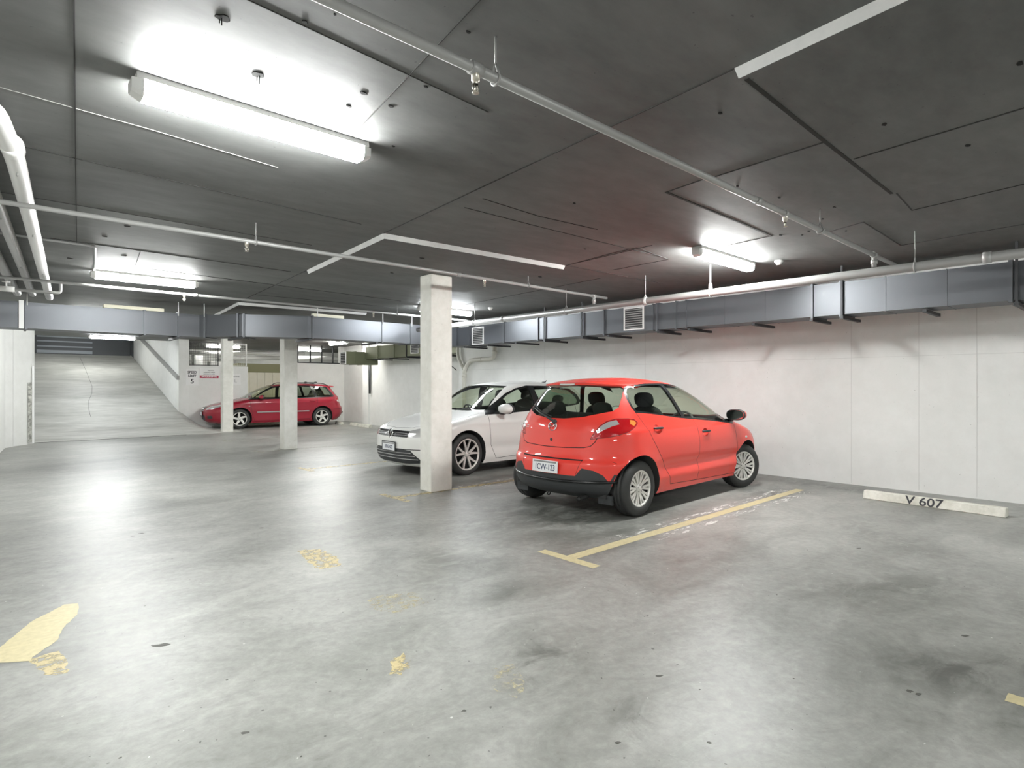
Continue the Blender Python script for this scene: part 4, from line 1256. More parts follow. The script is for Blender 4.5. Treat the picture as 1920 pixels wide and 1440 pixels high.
def number_plate(parent, M4, txt, w=.37, h=.13, frame=False, sz=.088, sq=.8, strip_=True):
    b = bmesh.new(); box(b, -w / 2, w / 2, -h / 2, h / 2, 0, .006, bev=.002); bmesh.ops.transform(b, matrix=M4, verts=b.verts)
    p = mesh_obj('number_plate', b, M['plate_white'], parent)
    text_mesh('plate_text', txt, sz, M['plate_blue'], p, M4 @ Matrix.Translation((0, -.012 if strip_ else 0, .0068)), squash=sq, bold=.0015, extrude=.0006)
    if strip_:
        b = bmesh.new(); box(b, -w / 2 + .02, w / 2 - .02, h / 2 - .026, h / 2 - .008, .006, .0068); bmesh.ops.transform(b, matrix=M4, verts=b.verts)
        mesh_obj('plate_header', b, M['sign_grey'], p)
    if frame:
        b = bmesh.new(); t = .012
        for q in ((-w / 2 - t, w / 2 + t, -h / 2 - t, -h / 2), (-w / 2 - t, w / 2 + t, h / 2, h / 2 + t), (-w / 2 - t, -w / 2, -h / 2, h / 2), (w / 2, w / 2 + t, -h / 2, h / 2)): box(b, q[0], q[1], q[2], q[3], -.002, .010)
        bmesh.ops.transform(b, matrix=M4, verts=b.verts); mesh_obj('plate_frame', b, M['black_plastic'], p)
    return p
def ring_pts(M4, rx, ry, n=36, z=0.0): return [M4 @ Vector((rx * math.cos(2 * PI * k / n), ry * math.sin(2 * PI * k / n), z)) for k in range(n)]

# ------------------------------------------------------------------ red hatchback
def rpoly(*p): return list(p)
DK = dict(
    xr=[(.20, -1.70), (.26, -1.79), (.34, -1.83), (.45, -1.845), (.56, -1.84), (.62, -1.80), (.72, -1.775), (.85, -1.755), (.95, -1.735), (1.02, -1.70), (1.10, -1.645), (1.20, -1.565), (1.30, -1.475), (1.37, -1.42), (1.40, -1.43), (1.43, -1.39), (1.455, -1.24), (1.475, -1.05), (1.487, -.88), (1.49, -.66)],
    xf=[(.20, 1.92), (.26, 2.0), (.35, 2.04), (.5, 2.04), (.6, 2.01), (.70, 1.94), (.76, 1.84), (.82, 1.65), (.88, 1.42), (.93, 1.22), (.965, 1.08), (1.0, 1.0), (1.1, .82), (1.2, .63), (1.3, .40), (1.37, .20), (1.41, .05), (1.44, -.10), (1.465, -.28), (1.48, -.42), (1.487, -.5), (1.49, -.56)],
    w=[(.20, .80), (.26, .825), (.35, .838), (.45, .842), (.6, .858), (.72, .862), (.82, .855), (.9, .835), (.98, .795), (1.06, .762), (1.2, .705), (1.3, .66), (1.38, .615), (1.415, .575), (1.44, .52), (1.46, .445), (1.475, .36), (1.485, .25), (1.49, .12)],
    Rr=[(.2, .55), (.9, .56), (1.05, .50), (1.35, .42), (1.44, .45), (1.49, .3)], Rf=[(.2, .62), (.7, .66), (.9, .52), (1.0, .55), (1.35, .50), (1.49, .4)], pr=2.35, pf=2.5,
    kr=.035, kf=.030, xa=-.5, xb=.6, zroof=1.41, ax_f=1.265, ax_r=-1.265, rt=.298, Ra=.345, track=1.48, flare=.016,
    creases=[(.15, .95, .50, .045, -.024), (.15, 1.0, .37, .045, .012), (-.2, 1.6, .90, .03, .006)],
    seat_f=-.25, seat_r=-1.05, dash=.72, wheel_y=-.36)
DK['regions'] = [
    dict(obj='bonnet', mat='paint', view='T', mir=False, poly=[(1.12, -.66), (1.12, .66), (1.5, .64), (1.78, .52), (1.86, .2), (1.86, -.2), (1.78, -.52), (1.5, -.64)], nmin=.3),
    dict(obj='rear_door', mat='paint', view=90, poly=[(-1.20, 1.12), (-1.15, 1.0), (-1.06, .82), (-.94, .66), (-.79, .48), (-.71, .37), (-.67, .28), (-.06, .26), (-.05, .7), (-.10, 1.02)]),
    dict(obj='door', mat='paint', view=90, poly=[(-.10, 1.02), (-.05, .7), (-.06, .26), (1.0, .235), (1.0, .45), (.94, .7), (.88, .91)]),
    dict(obj='handle_cup', mat='paint', view=90, poly=[(-.93 + .066 * math.cos(k * PI / 9), .912 + .050 * math.sin(k * PI / 9)) for k in range(18)]),
    dict(obj='front_handle_cup', mat='paint', view=90, poly=[(.10 + .066 * math.cos(k * PI / 9), .825 + .050 * math.sin(k * PI / 9)) for k in range(18)]),
    dict(obj='window_trim', mat='black_gloss', view=90, poly=[(-1.215, 1.10), (-1.25, 1.16), (-1.255, 1.24), (-1.23, 1.33), (-1.19, 1.375), (-1.12, 1.40), (-.8, 1.418), (-.45, 1.422), (-.12, 1.402), (.12, 1.345), (.40, 1.235), (.66, 1.10), (.86, .955), (.90, .91), (.86, .895), (.3, .955), (-.35, 1.01), (-.95, 1.08)]),
    dict(obj='side_window', mat='glass_dark', view=90, poly=[(-1.195, 1.125), (-1.225, 1.17), (-1.23, 1.24), (-1.205, 1.325), (-1.165, 1.36), (-1.10, 1.38), (-.8, 1.398), (-.56, 1.402), (-.50, 1.39), (-.40, 1.20), (-.33, 1.035), (-.36, 1.025), (-.95, 1.095)]),
    dict(obj='quarter_window', mat='glass', view=90, poly=[(-.44, 1.405), (-.12, 1.385), (.11, 1.33), (.38, 1.225), (.60, 1.115), (.70, 1.05), (.735, .945), (.72, .93), (.3, .97), (-.25, 1.02), (-.27, 1.04), (-.36, 1.24)]),
    dict(obj='rear_window', mat='glass_dark', view=180, mir=False, nmin=.1, poly=[(-.60, 1.12), (-.63, 1.16), (-.60, 1.28), (-.565, 1.365), (-.53, 1.385), (0, 1.398), (.53, 1.385), (.565, 1.365), (.60, 1.28), (.63, 1.16), (.60, 1.12), (.35, 1.055), (.12, 1.032), (-.12, 1.032), (-.35, 1.055)]),
    dict(obj='windscreen', mat='glass', view=0, mir=False, nmin=.1, poly=[(-.70, 1.02), (-.66, 1.12), (-.585, 1.30), (-.53, 1.375), (0, 1.40), (.53, 1.375), (.585, 1.30), (.66, 1.12), (.70, 1.02), (.4, .985), (-.4, .985)]),
    dict(obj='tail_lamp', mat='lamp_red', view=135, poly=[(-.845, .83), (-.80, .905), (-.74, .97), (-.67, 1.015), (-.57, 1.04), (-.44, 1.04), (-.37, 1.03), (-.33, .995), (-.365, .955), (-.44, .91), (-.55, .875), (-.68, .85)]),
    dict(obj='tail_lamp', mat='lamp_clear', view=135, poly=[(-.79, .912), (-.735, .968), (-.665, 1.008), (-.57, 1.030), (-.54, .985), (-.62, .965), (-.70, .93), (-.775, .89)]),
    dict(obj='tail_lamp', mat='lamp_amber', view=135, poly=[(-.42, 1.03), (-.37, 1.02), (-.345, .995), (-.375, .965), (-.42, .985)]),
    dict(obj='headlamp', mat='lamp_clear', view=45, poly=[(1.32, -.0), (1.05, .0), (1.0, .0)]) if False else
    dict(obj='headlamp', mat='lamp_clear', view=45, poly=[(.78, .64), (.66, .74), (.52, .83), (.42, .87), (.40, .84), (.50, .72), (.62, .64), (.74, .60)]),
    dict(obj='lower_bumper', mat='black_plastic', view=180, mir=False, nmin=.05, poly=[(-.37, .44), (-.44, .525), (-.56, .505), (-.64, .46), (-.69, .38), (-.72, .30), (-.73, .18), (.73, .18), (.72, .30), (.69, .38), (.64, .46), (.56, .505), (.44, .525), (.37, .44)]),
    dict(obj='lower_grille', mat='black_plastic', view=0, mir=False, poly=[(-.45, .24), (-.55, .42), (.55, .42), (.45, .24)]),
]
DK['gaps'] = [
    (90, [(-1.21, 1.10), (-1.15, 1.0), (-1.06, .82), (-.94, .66), (-.79, .48), (-.71, .37), (-.67, .28), (-.06, .26), (1.0, .235), (1.0, .45), (.94, .7), (.89, .88)], .007, True),
    (90, [(-.10, 1.02), (-.05, .7), (-.06, .26)], .007, True),
    (135, [(-.845, .83), (-.80, .905), (-.74, .97), (-.67, 1.015), (-.57, 1.04), (-.44, 1.04), (-.37, 1.03), (-.33, .995), (-.365, .955), (-.44, .91), (-.55, .875), (-.68, .85), (-.845, .83)], .009, True),
    (180, [(.615, .90), (.555, .86), (.53, .80), (.49, .755), (.42, .735), (.2, .725), (0, .722)], .008, True),
    (180, [(0, .605), (.43, .605)], .014, True),
    (180, [(.43, .605), (.375, .45)], .004, True),
    (90, [(-1.60, .60), (-1.57, .585)], .004, True),
    ('T', [(1.12, .66), (1.5, .645), (1.76, .55), (1.86, .25), (1.87, 0)], .006, True),
    (180, [(.045, .800), (.057, .800)], .0, True),
]
DK['gaps'] = [g for g in DK['gaps'] if g[2] > 0]
sp20 = []
for k in range(10):
    a = 2 * PI * k / 10
    sp20.append((a - .09, .020, .027, .05, .187, -.05)); sp20.append((a + .09, .020, .027, .05, .187, .05))
whl_red = make_wheel(.298, .19, .195, sp20, .052, M['alloy'])
yaw = math.radians(1.8)
red = empty('hatchback_car', 'red five-door hatchback parked nose to the wall, seen from behind', 'car', (6.408, 4.554 - .03, 0), yaw)
sh, ob = build_car(red, DK, M['red'], whl_red, steer=math.radians(-20), rimname='wheel_cover')
M['red_dark'] = M['red']
for side in (1, -1):
    door_handle(ob[('rear_door', side)], sh, -.92, .925, side, M['black_plastic'], .18, None, 'black handle')
    sink_cup(ob[('handle_cup', side)], -.93, .912, .066, .05, side); sink_cup(ob[('front_handle_cup', side)], .10, .825, .066, .05, side)
    door_handle(ob[('door', side)], sh, .11, .838, side, M['black_plastic'], .18, None, 'black handle')
    door_mirror(red, .80, .86, .985, side, M['red'])
    b = bmesh.new(); ellipsoid(b, tuple(side_item(sh, 1.22, .70, side, .002)), (.028, .008, .018), 2.2, 14, 8); mesh_obj('side_repeater', b, M['lamp_clear'], red)
    # mud flaps behind the rear wheels and black arch tail
    b = bmesh.new()
    pts = [(-1.265 - math.cos(a) * .349, .31 + math.sin(a) * .349) for a in [(-.30 + .11 * i) for i in range(8)]]
    for (x0, z0), (x1, z1) in zip(pts, pts[1:]):
        y0, y1 = sh.Y(x0, max(z0, .2)) + .004, sh.Y(x1, max(z1, .2)) + .004
        k0, k1 = .02 + .05 * max(0, .36 - z0) / .16, .02 + .05 * max(0, .36 - z1) / .16
        v = [(x0, y0 - .003, z0), (x1, y1 - .003, z1), (x1 - k1, sh.Y(x1 - k1, max(z1, .2)) + .002, z1 + .004), (x0 - k0, sh.Y(x0 - k0, max(z0, .2)) + .002, z0 + .004)]
        t = [b.verts.new((p[0], side * p[1], p[2])) for p in v]; u = [b.verts.new((p[0], side * (p[1] - .03), p[2])) for p in v]
        b.faces.new(t); b.faces.new(u[::-1])
        for i in range(4): b.faces.new((t[i], u[i], u[(i + 1) % 4], t[(i + 1) % 4]))
    box(b, -1.60, -1.575, min(side * .52, side * .70), max(side * .52, side * .70), .145, .24)
    mesh_obj('mud_flap', b, M['black_plastic'], red)
# spoiler
b = bmesh.new(); rows = []
for i in range(21):
    y = -.60 + 1.2 * i / 20; q = abs(y) / .60
    xb = sh.Xr(y * .98, 1.40); tip = -.065 + .03 * q * q
    rows.append([b.verts.new(p) for p in ((xb + .22, y * .93, 1.452 - .055 * q * q), (xb + tip, y, 1.425 - .03 * q * q), (xb + tip + .005, y, 1.405 - .025 * q * q), (xb + .05, y, 1.385 - .02 * q * q))])
for A, B in zip(rows, rows[1:]):
    for k in range(3): b.faces.new((A[k], A[k + 1], B[k + 1], B[k])).smooth = True
b.faces.new(rows[0]); b.faces.new(rows[-1][::-1])
sp = mesh_obj('rear_spoiler', b, M['red'], red, 'auto')
b = bmesh.new(); xx = sh.Xr(0, 1.40) - .052; box(b, xx - .014, xx + .004, -.11, .11, 1.400, 1.418, bev=.003); mesh_obj('brake_light', b, M['lamp_clear'], sp)
# rear wiper
b = bmesh.new()
def rp(y, z, o=.02): return Vector((sh.Xr(y, z) - o, y, z))
tube(b, [rp(-.02, 1.0, .03), rp(.10, 1.045, .045), rp(.26, 1.09, .045), rp(.40, 1.125, .035)], [.016, .012, .009, .006], 8)
tube(b, [rp(.06, 1.05, .018), rp(.20, 1.08, .018), rp(.34, 1.12, .018), rp(.48, 1.17, .018)], .006, 6)
ellipsoid(b, tuple(rp(-.02, .995, .015)), (.03, .026, .026), 2.2, 12, 8)
mesh_obj('rear_wiper', b, M['black_plastic'], red)
# emblem
nx = Vector((-1, 0, .18)).normalized()
EM = text_frame(rp(0, .945, .006), (0, -1, 0), Vector((.18, 0, 1)).normalized())
b = bmesh.new(); tube(b, ring_pts(EM, .058, .047), .0065, 8, closed=True)
tube(b, [EM @ Vector(p) for p in ((-.052, .012, 0), (-.030, .020, .002), (-.015, .008, .002), (0, -.012, .002), (.015, .008, .002), (.030, .020, .002), (.052, .012, 0))], .0055, 8)
tube(b, [EM @ Vector(p) for p in ((-.034, .018, 0), (-.044, -.028, 0))], .0045, 6); tube(b, [EM @ Vector(p) for p in ((.034, .018, 0), (.044, -.028, 0))], .0045, 6)
mesh_obj('emblem', b, M['chrome'], red)['label'] = 'chrome winged ring badge'
text_mesh('model_lettering', 'MAZDA2', .040, M['chrome'], red, text_frame(rp(.42, .925, .004), (.35, -1, 0), (.1, 0, 1)), squash=1.3, extrude=.002)
b = bmesh.new(); ellipsoid(b, tuple(rp(0, .80, .003)), (.006, .018, .018), 2, 14, 8); mesh_obj('boot_lock', b, M['black_plastic'], red)
number_plate(red, text_frame(rp(0, .515, .022), (0, -1, 0), (.05, 0, 1)), '1CVV-123')
# black lip along the lower bumper, exhaust, tow eye
b = bmesh.new(); tube(b, [rp(-.74 + 1.48 * i / 30, .375 + .015 * (abs(-1 + i / 15) ** 2), .006) for i in range(31)], .015, 8); mesh_obj('bumper_lip', b, M['black_gloss'], red)
b = bmesh.new(); tube(b, [(-1.35, -.42, .22), (-1.62, -.42, .215), (-1.80, -.42, .205)], .024, 12, caps=False); tube(b, [(-1.80, -.42, .205), (-1.79, -.42, .205)], .019, 12)
ellipsoid(b, (-1.45, -.30, .24), (.12, .26, .07), 3); mesh_obj('exhaust', b, M['rim_dark'], red)
b = bmesh.new(); tube(b, bend([(-1.66, .12, .23), (-1.70, .12, .17), (-1.66, .12, .155), (-1.64, .12, .20)], .02, 4), .007, 6); mesh_obj('tow_eye', b, M['rim_dark'], red)
# suspension beam visible below
b = bmesh.new(); tube(b, [(-1.265, -.62, .28), (-1.22, -.4, .25), (-1.22, .4, .25), (-1.265, .62, .28)], .03, 8); mesh_obj('rear_axle', b, M['rim_dark'], red)

# ------------------------------------------------------------------ white hatchback
GF = dict(
    xr=[(.16, -1.93), (.3, -2.04), (.5, -2.07), (.65, -2.06), (.75, -2.02), (.9, -2.0), (1.0, -1.96), (1.1, -1.88), (1.2, -1.79), (1.3, -1.69), (1.36, -1.62), (1.40, -1.5), (1.43, -1.2), (1.45, -.95), (1.465, -.75), (1.47, -.60)],
    xf=[(.16, 2.04), (.22, 2.12), (.3, 2.155), (.4, 2.17), (.55, 2.165), (.65, 2.14), (.71, 2.09), (.76, 1.98), (.81, 1.80), (.86, 1.56), (.91, 1.30), (.95, 1.10), (.985, .95), (1.02, .90), (1.1, .79), (1.2, .64), (1.3, .48), (1.37, .34), (1.41, .20), (1.44, .02), (1.46, -.22), (1.467, -.36), (1.47, -.50)],
    w=[(.16, .84), (.25, .868), (.4, .878), (.6, .893), (.75, .893), (.88, .875), (.95, .84), (1.02, .802), (1.2, .735), (1.3, .69), (1.36, .65), (1.40, .60), (1.425, .54), (1.445, .45), (1.46, .33), (1.467, .22), (1.47, .12)],
    Rr=[(.2, .5), (.9, .5), (1.05, .48), (1.35, .42), (1.47, .3)], Rf=[(.2, .72), (.6, .74), (.8, .60), (.95, .46), (1.05, .42), (1.35, .38), (1.47, .35)], pr=2.5, pf=2.9,
    kr=.03, kf=.022, xa=-.6, xb=.6, zroof=1.41, ax_f=1.315, ax_r=-1.315, rt=.325, Ra=.365, track=1.55, flare=.012,
    creases=[(0, 1.5, .80, .03, .008), (0, .95, .40, .07, -.010)], seat_f=-.20, seat_r=-1.05, dash=.62, wheel_y=-.36)
GF['regions'] = [
    dict(obj='bonnet', mat='paint', view='T', mir=False, poly=[(.98, -.74), (.98, .74), (1.4, .72), (1.8, .60), (2.0, .38), (2.06, 0), (2.0, -.38), (1.8, -.60), (1.4, -.72)], nmin=.25),
    dict(obj='door', mat='paint', view=90, poly=[(-.30, .97), (-.28, .6), (-.22, .25), (.72, .22), (.84, .45), (.88, .80), (.90, .95)]),
    dict(obj='rear_door', mat='paint', view=90, poly=[(-.30, .97), (-.28, .6), (-.22, .25), (-.95, .25), (-1.02, .5), (-1.2, .75), (-1.28, 1.02)]),
    dict(obj='window_trim', mat='black_gloss', view=90, poly=[(.93, .925), (.64, 1.10), (.36, 1.26), (.12, 1.345), (-.18, 1.392), (-.8, 1.385), (-1.25, 1.33), (-1.43, 1.22), (-1.48, 1.11), (-1.38, 1.04), (-.8, .99), (0, .955), (.6, .93)]),
    dict(obj='side_window', mat='glass', view=90, poly=[(.66, 1.03), (.60, 1.09), (.34, 1.24), (.10, 1.325), (-.18, 1.372), (-.24, .985), (.5, .955), (.66, .955)]),
    dict(obj='quarter_window', mat='glass_dark', view=90, poly=[(-.33, 1.375), (-.8, 1.362), (-1.2, 1.312), (-1.36, 1.2), (-1.40, 1.11), (-1.33, 1.06), (-.8, 1.015), (-.33, .99)]),
    dict(obj='windscreen', mat='glass', view=0, mir=False, nmin=.1, poly=[(-.71, 1.0), (-.66, 1.12), (-.585, 1.30), (-.53, 1.385), (0, 1.405), (.53, 1.385), (.585, 1.30), (.66, 1.12), (.71, 1.0), (.4, .98), (-.4, .98)]),
    dict(obj='rear_window', mat='glass_dark', view=180, mir=False, nmin=.1, poly=[(-.62, 1.06), (-.56, 1.32), (0, 1.35), (.56, 1.32), (.62, 1.06), (.3, 1.02), (-.3, 1.02)]),
    dict(obj='tail_lamp', mat='lamp_red', view=135, poly=[(-1.15, .80), (-1.15, .93), (-.80, .96), (-.68, .95), (-.72, .84), (-.85, .80)]),
    dict(obj='headlamp', mat='lamp_clear', view=45, poly=[(1.19, .605), (1.19, .695), (1.03, .735), (.84, .775), (.70, .80), (.70, .765), (.82, .68), (.98, .615)]),
    dict(obj='grille', mat='black_gloss', view=0, mir=False, poly=[(-.43, .605), (-.43, .70), (.43, .70), (.43, .605)]),
    dict(obj='lower_grille', mat='black_plastic', view=0, mir=False, nmin=.03, poly=[(-.68, .225), (-.50, .41), (-.30, .425), (.30, .425), (.50, .41), (.68, .225), (.4, .20), (-.4, .20)]),
]
GF['gaps'] = [(90, [(.89, .93), (.88, .80), (.84, .45), (.72, .22), (-.22, .25)], .007, True), (90, [(-.30, .97), (-.28, .6), (-.22, .25), (-.95, .25), (-1.02, .5), (-1.2, .75), (-1.28, 1.02)], .007, True),
              ('T', [(.98, .74), (1.4, .72), (1.8, .60), (2.0, .38), (2.05, 0)], .006, True), (180, [(.6, .9), (.55, .62), (0, .60)], .008, True),
              (0, [(-.86, .425), (-.50, .425), (.50, .425), (.86, .425)], .012, False), (90, [(1.62, .60), (2.0, .64)], .005, True)]
sp10 = []
for k in range(5):
    a = 2 * PI * k / 5 + PI / 2
    sp10.append((a - .16, .036, .028, .05, .234, -.15)); sp10.append((a + .16, .036, .028, .05, .234, .15))
whl = make_wheel(.325, .215, .243, sp10, .045, M['alloy'])
gol = empty('hatchback_car', 'white hatchback parked nose out behind the nearest white column', 'car', (6.855, 8.0, 0), PI)
sh, ob = build_car(gol, GF, M['white'], whl, steer=math.radians(3))
for side in (1, -1):
    door_handle(ob[('door', side)], sh, -.12, .86, side, M['white'], .2)
    door_handle(ob[('rear_door', side)], sh, -1.05, .88, side, M['white'], .2)
    door_mirror(gol, .60, .92, .985, side, M['white'], 1.18)
def fp(y, z, o=.01): return Vector((sh.Xf(y, z) + o, y, z))
for z in (.635, .668):
    b = bmesh.new(); tube(b, [fp(-.43 + .86 * i / 16, z, .004) for i in range(17)], .005, 6); mesh_obj('grille_bar', b, M['chrome'], ob[('grille', 0)])
for z, w_ in ((.275, .60), (.325, .56), (.37, .50)):
    b = bmesh.new(); tube(b, [fp(-w_ + 2 * w_ * i / 20, z, .0) for i in range(21)], .007, 6); mesh_obj('grille_bar', b, M['pipe'], ob[('lower_grille', 0)])
EM = text_frame(fp(0, .652, .012), (0, 1, 0), (-.1, 0, 1))
b = bmesh.new(); tube(b, ring_pts(EM, .066, .066), .008, 8, closed=True)
tube(b, [EM @ Vector(p) for p in ((-.034, .054, 0), (0, .004, 0), (.034, .054, 0))], .006, 8)
tube(b, [EM @ Vector(p) for p in ((-.058, .026, 0), (-.027, -.050, 0), (0, .0, 0), (.027, -.050, 0), (.058, .026, 0))], .006, 8)
e_ = mesh_obj('emblem', b, M['chrome'], gol); e_['label'] = 'round chrome V over W badge'
b = bmesh.new(); n = 28; c = b.verts.new(EM @ Vector((0, 0, -.006))); r_ = [b.verts.new(p) for p in ring_pts(EM, .066, .066, n, -.006)]
for k in range(n): b.faces.new((c, r_[k], r_[(k + 1) % n]))
mesh_obj('emblem_disc', b, M['black_gloss'], e_)
number_plate(gol, text_frame(fp(0, .455, .014), (0, 1, 0), (0, 0, 1)), '1EUG·072', .37, .125, True, .075, .74)
b = bmesh.new(); ellipsoid(b, (-1.25, 0, 1.455), (.06, .014, .012), 2, 12, 6); tube(b, [(-1.27, 0, 1.45), (-1.33, 0, 1.49)], [.012, .006], 8); mesh_obj('antenna', b, M['black_plastic'], gol)
for s in (-1, 1):
    b = bmesh.new(); tube(b, [(1.02, s * .05 + .1, .985), (.97, s * .25, 1.0), (.92, s * .25 + .3, 1.01)], .008, 6); mesh_obj('wiper', b, M['black_plastic'], gol)
b = bmesh.new(); ellipsoid(b, (.16, 0, 1.30), (.02, .11, .03), 2.5, 12, 8); tube(b, [(.17, 0, 1.33), (.10, 0, 1.39)], .008, 6); mesh_obj('rear_view_mirror', b, M['black_plastic'], gol)

# ------------------------------------------------------------------ maroon wagon
WG = dict(
    xr=[(.18, -1.98), (.3, -2.11), (.45, -2.18), (.6, -2.17), (.68, -2.12), (.8, -2.08), (.95, -2.05), (1.05, -1.985), (1.2, -1.87), (1.3, -1.79), (1.36, -1.75), (1.39, -1.71), (1.42, -1.5), (1.44, -1.15), (1.455, -.8), (1.46, -.60)],
    xf=[(.18, 2.10), (.25, 2.22), (.35, 2.27), (.5, 2.29), (.6, 2.27), (.68, 2.20), (.75, 2.05), (.8, 1.88), (.86, 1.62), (.91, 1.38), (.95, 1.2), (.98, 1.08), (1.05, .97), (1.15, .80), (1.25, .61), (1.33, .43), (1.39, .24), (1.42, .08), (1.44, -.12), (1.455, -.36), (1.46, -.48)],
    w=[(.18, .83), (.27, .865), (.4, .872), (.6, .888), (.75, .888), (.88, .868), (.95, .835), (1.02, .80), (1.2, .735), (1.3, .69), (1.36, .65), (1.395, .60), (1.42, .53), (1.44, .44), (1.452, .32), (1.458, .2), (1.46, .12)],
    Rr=[(.2, .5), (.9, .5), (1.05, .45), (1.35, .35), (1.46, .3)], Rf=[(.2, .75), (.6, .78), (.8, .66), (.95, .46), (1.05, .42), (1.35, .38), (1.46, .35)], pr=2.6, pf=2.6,
    kr=.025, kf=.022, xa=-.8, xb=.7, zroof=1.40, ax_f=1.31, ax_r=-1.31, rt=.315, Ra=.36, track=1.54, flare=.014,
    creases=[(0, 1.4, .82, .03, .008)], seat_f=-.15, seat_r=-1.05, dash=.68, wheel_y=-.36)
WG['regions'] = [
    dict(obj='bonnet', mat='paint', view='T', mir=False, poly=[(1.12, -.74), (1.12, .74), (1.5, .72), (1.9, .60), (2.1, .34), (2.14, 0), (2.1, -.34), (1.9, -.60), (1.5, -.72)], nmin=.25),
    dict(obj='door', mat='paint', view=90, poly=[(-.20, .96), (-.20, .25), (.86, .22), (.94, .45), (1.0, .80), (1.03, .93)]),
    dict(obj='rear_door', mat='paint', view=90, poly=[(-.20, .96), (-.20, .25), (-.90, .26), (-.98, .42), (-1.12, .70), (-1.16, .98)]),
    dict(obj='window_trim', mat='black_gloss', view=90, poly=[(1.06, .93), (.84, 1.05), (.55, 1.225), (.30, 1.345), (.0, 1.385), (-.8, 1.39), (-1.36, 1.365), (-1.53, 1.33), (-1.76, 1.02), (-1.70, .985), (-.5, .955), (.5, .93)]),
    dict(obj='side_window', mat='glass', view=90, poly=[(.86, .965), (.80, 1.045), (.52, 1.20), (.27, 1.318), (0, 1.362), (-.13, 1.368), (-.15, .965)]),
    dict(obj='side_window', mat='glass_dark', view=90, poly=[(-.24, 1.368), (-.93, 1.368), (-1.10, .995), (-.24, .972)]),
    dict(obj='quarter_window', mat='glass_dark', view=90, poly=[(-1.02, 1.362), (-1.36, 1.338), (-1.49, 1.30), (-1.68, 1.02), (-1.17, 1.0)]),
    dict(obj='windscreen', mat='glass', view=0, mir=False, nmin=.1, poly=[(-.71, 1.0), (-.66, 1.12), (-.58, 1.28), (-.53, 1.37), (0, 1.39), (.53, 1.37), (.58, 1.28), (.66, 1.12), (.71, 1.0), (.4, .97), (-.4, .97)]),
    dict(obj='rear_window', mat='glass_dark', view=180, mir=False, nmin=.1, poly=[(-.64, 1.04), (-.56, 1.32), (0, 1.345), (.56, 1.32), (.64, 1.04)]),
    dict(obj='tail_lamp', mat='lamp_red', view=135, poly=[(-1.15, .78), (-1.15, .92), (-.83, .94), (-.74, .90), (-.80, .80)]),
    dict(obj='tail_lamp', mat='lamp_clear', view=135, poly=[(-.93, .80), (-.93, .87), (-.80, .885), (-.755, .875), (-.80, .81)]),
    dict(obj='headlamp', mat='lamp_clear', view=45, poly=[(1.30, .60), (1.28, .68), (1.10, .735), (.85, .78), (.68, .79), (.76, .72), (1.0, .64)]),
    dict(obj='grille', mat='black_gloss', view=0, mir=False, poly=[(-.34, .70), (-.16, .57), (.16, .57), (.34, .70)]),
    dict(obj='lower_grille', mat='black_plastic', view=0, mir=False, poly=[(-.32, .28), (-.36, .43), (.36, .43), (.32, .28)]),
    dict(obj='fog_lamp_recess', mat='black_plastic', view=45, poly=[(1.20, .33), (1.20, .43), (1.03, .43), (.98, .39), (1.02, .34)]),
]
WG['gaps'] = [(90, [(1.02, .90), (1.0, .80), (.94, .45), (.86, .22), (-.20, .25), (-.90, .26), (-.98, .42), (-1.12, .70), (-1.16, .98)], .008, True), (90, [(-.20, .96), (-.20, .25)], .008, True),
              (90, [(-1.70, .58), (-2.1, .60)], .006, True), (180, [(.66, .80), (.62, .66), (0, .65)], .008, True), ('T', [(1.12, .74), (1.5, .72), (1.9, .60), (2.1, .34), (2.14, 0)], .006, True)]
sp5 = []
for k in range(5):
    a = 2 * PI * k / 5
    sp5.append((a, .075, .055, .04, .208, .30))
whl = make_wheel(.315, .205, .215, sp5, .05, M['alloy'])
yw = math.radians(-7.0)
fx, fy = 6.06, 19.62                               # near front wheel on the floor
c_, s_ = math.cos(PI + yw), math.sin(PI + yw)
wx, wy = 1.31, .86                                 # that wheel in the car's frame (left side)
wag = empty('wagon_car', 'maroon station wagon with roof rails parked behind two columns at far left', 'car', (fx - (wx * c_ - wy * s_), fy - (wx * s_ + wy * c_), 0), PI + yw)
sh, ob = build_car(wag, WG, M['maroon'], whl, steer=math.radians(-2))
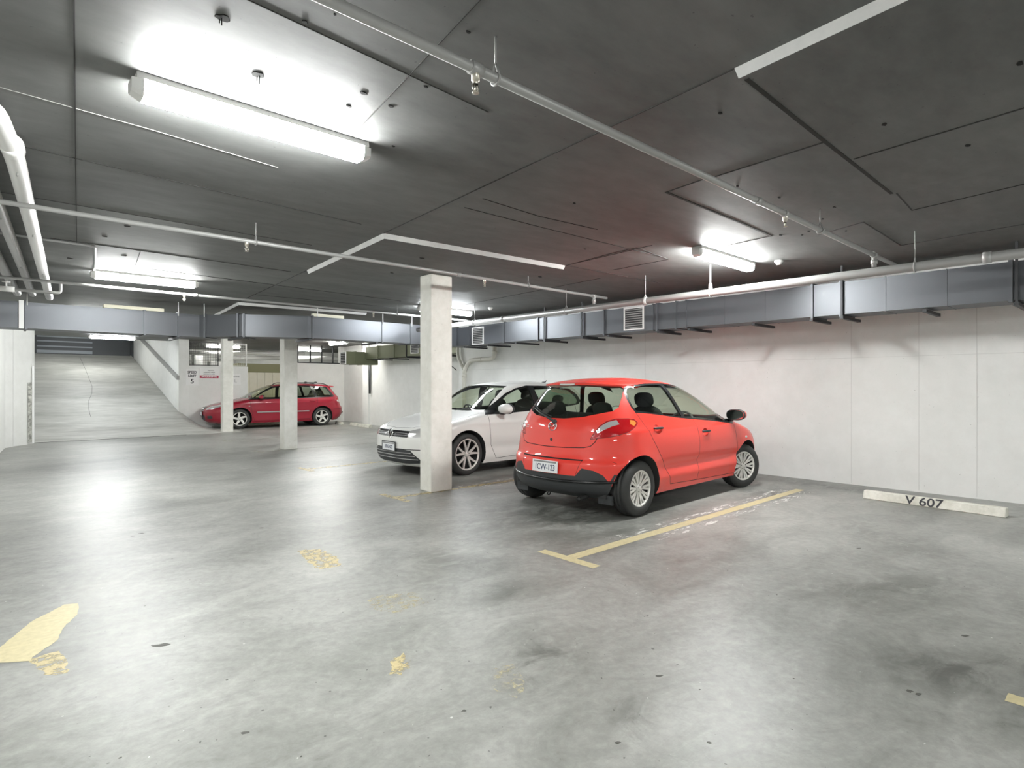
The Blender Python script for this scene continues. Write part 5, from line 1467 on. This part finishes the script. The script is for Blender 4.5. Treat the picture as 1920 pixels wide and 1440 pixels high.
for side in (1, -1):
    door_handle(ob[('door', side)], sh, -.02, .84, side, M['maroon'], .19)
    door_handle(ob[('rear_door', side)], sh, -.98, .86, side, M['maroon'], .19)
    door_mirror(wag, .66, .89, .98, side, M['maroon'])
    b = bmesh.new()
    for x0, x1 in ((.80, -.15), (-.25, -.86)):
        n = 10
        for i in range(n):
            xa, xb = x0 + (x1 - x0) * i / n, x0 + (x1 - x0) * (i + 1) / n
            q = [b.verts.new((x, side * (sh.Y(x, .52) + o), z)) for x, o, z in ((xa, .001, .50), (xb, .001, .50), (xb, .014, .507), (xa, .014, .507), (xa, .014, .533), (xb, .014, .533), (xb, .001, .54), (xa, .001, .54))]
            b.faces.new((q[0], q[1], q[2], q[3])); b.faces.new((q[3], q[2], q[5], q[4])); b.faces.new((q[4], q[5], q[6], q[7]))
    mesh_obj('side_moulding', b, M['pipe'], wag)
    b = bmesh.new(); ys = .60
    tube(b, bend([(.02, side * ys, 1.40), (-.10, side * ys, 1.475), (-.9, side * (ys + .01), 1.485), (-1.42, side * ys, 1.455), (-1.58, side * ys, 1.385)], .1), .014, 8)
    for x in (-.82, -1.16): ellipsoid(b, (x, side * ys, 1.485), (.05, .03, .035), 3, 10, 8)
    box(b, -1.13, -.85, side * ys - .03, side * ys + .03, 1.45, 1.50)
    mesh_obj('roof_rail', b, M['black_plastic'], wag)
    b = bmesh.new(); ellipsoid(b, tuple(side_item(sh, 1.03, .72, side, .002)), (.03, .008, .014), 2.2, 12, 6); mesh_obj('side_repeater', b, M['lamp_clear'], wag)
b = bmesh.new(); rows = []
for i in range(17):
    y = -.62 + 1.24 * i / 16; q = abs(y) / .62
    rows.append([b.verts.new(p) for p in ((-1.55, y * .95, 1.425 - .05 * q * q), (-1.85 + .06 * q * q, y, 1.385 - .03 * q * q), (-1.84 + .06 * q * q, y, 1.362 - .03 * q * q), (-1.70, y, 1.345 - .02 * q * q))])
for A, B in zip(rows, rows[1:]):
    for k in range(3): b.faces.new((A[k], A[k + 1], B[k + 1], B[k])).smooth = True
b.faces.new(rows[0]); b.faces.new(rows[-1][::-1]); mesh_obj('rear_spoiler', b, M['maroon'], wag, 'auto')
b = bmesh.new(); tube(b, [(-2.05, 0, .30), (-2.22, 0, .34), (-2.30, 0, .40)], .02, 8); ellipsoid(b, (-2.30, 0, .42), (.026, .026, .026), 2, 10, 8); mesh_obj('tow_bar', b, M['rim_dark'], wag)
EM = text_frame(fp(0, .655, .012) if False else (sh.Xf(0, .65) + .012, 0, .65), (0, 1, 0), (-.1, 0, 1))
b = bmesh.new(); tube(b, ring_pts(EM, .065, .05), .007, 8, closed=True); tube(b, [EM @ Vector(p) for p in ((-.055, .014, 0), (-.015, .008, 0), (0, -.014, 0), (.015, .008, 0), (.055, .014, 0))], .006, 8)
mesh_obj('emblem', b, M['chrome'], wag)
number_plate(wag, text_frame((sh.Xf(0, .47) + .012, 0, .48), (0, 1, 0), (0, 0, 1)), '1', .37, .125, True, .001, .74, False)
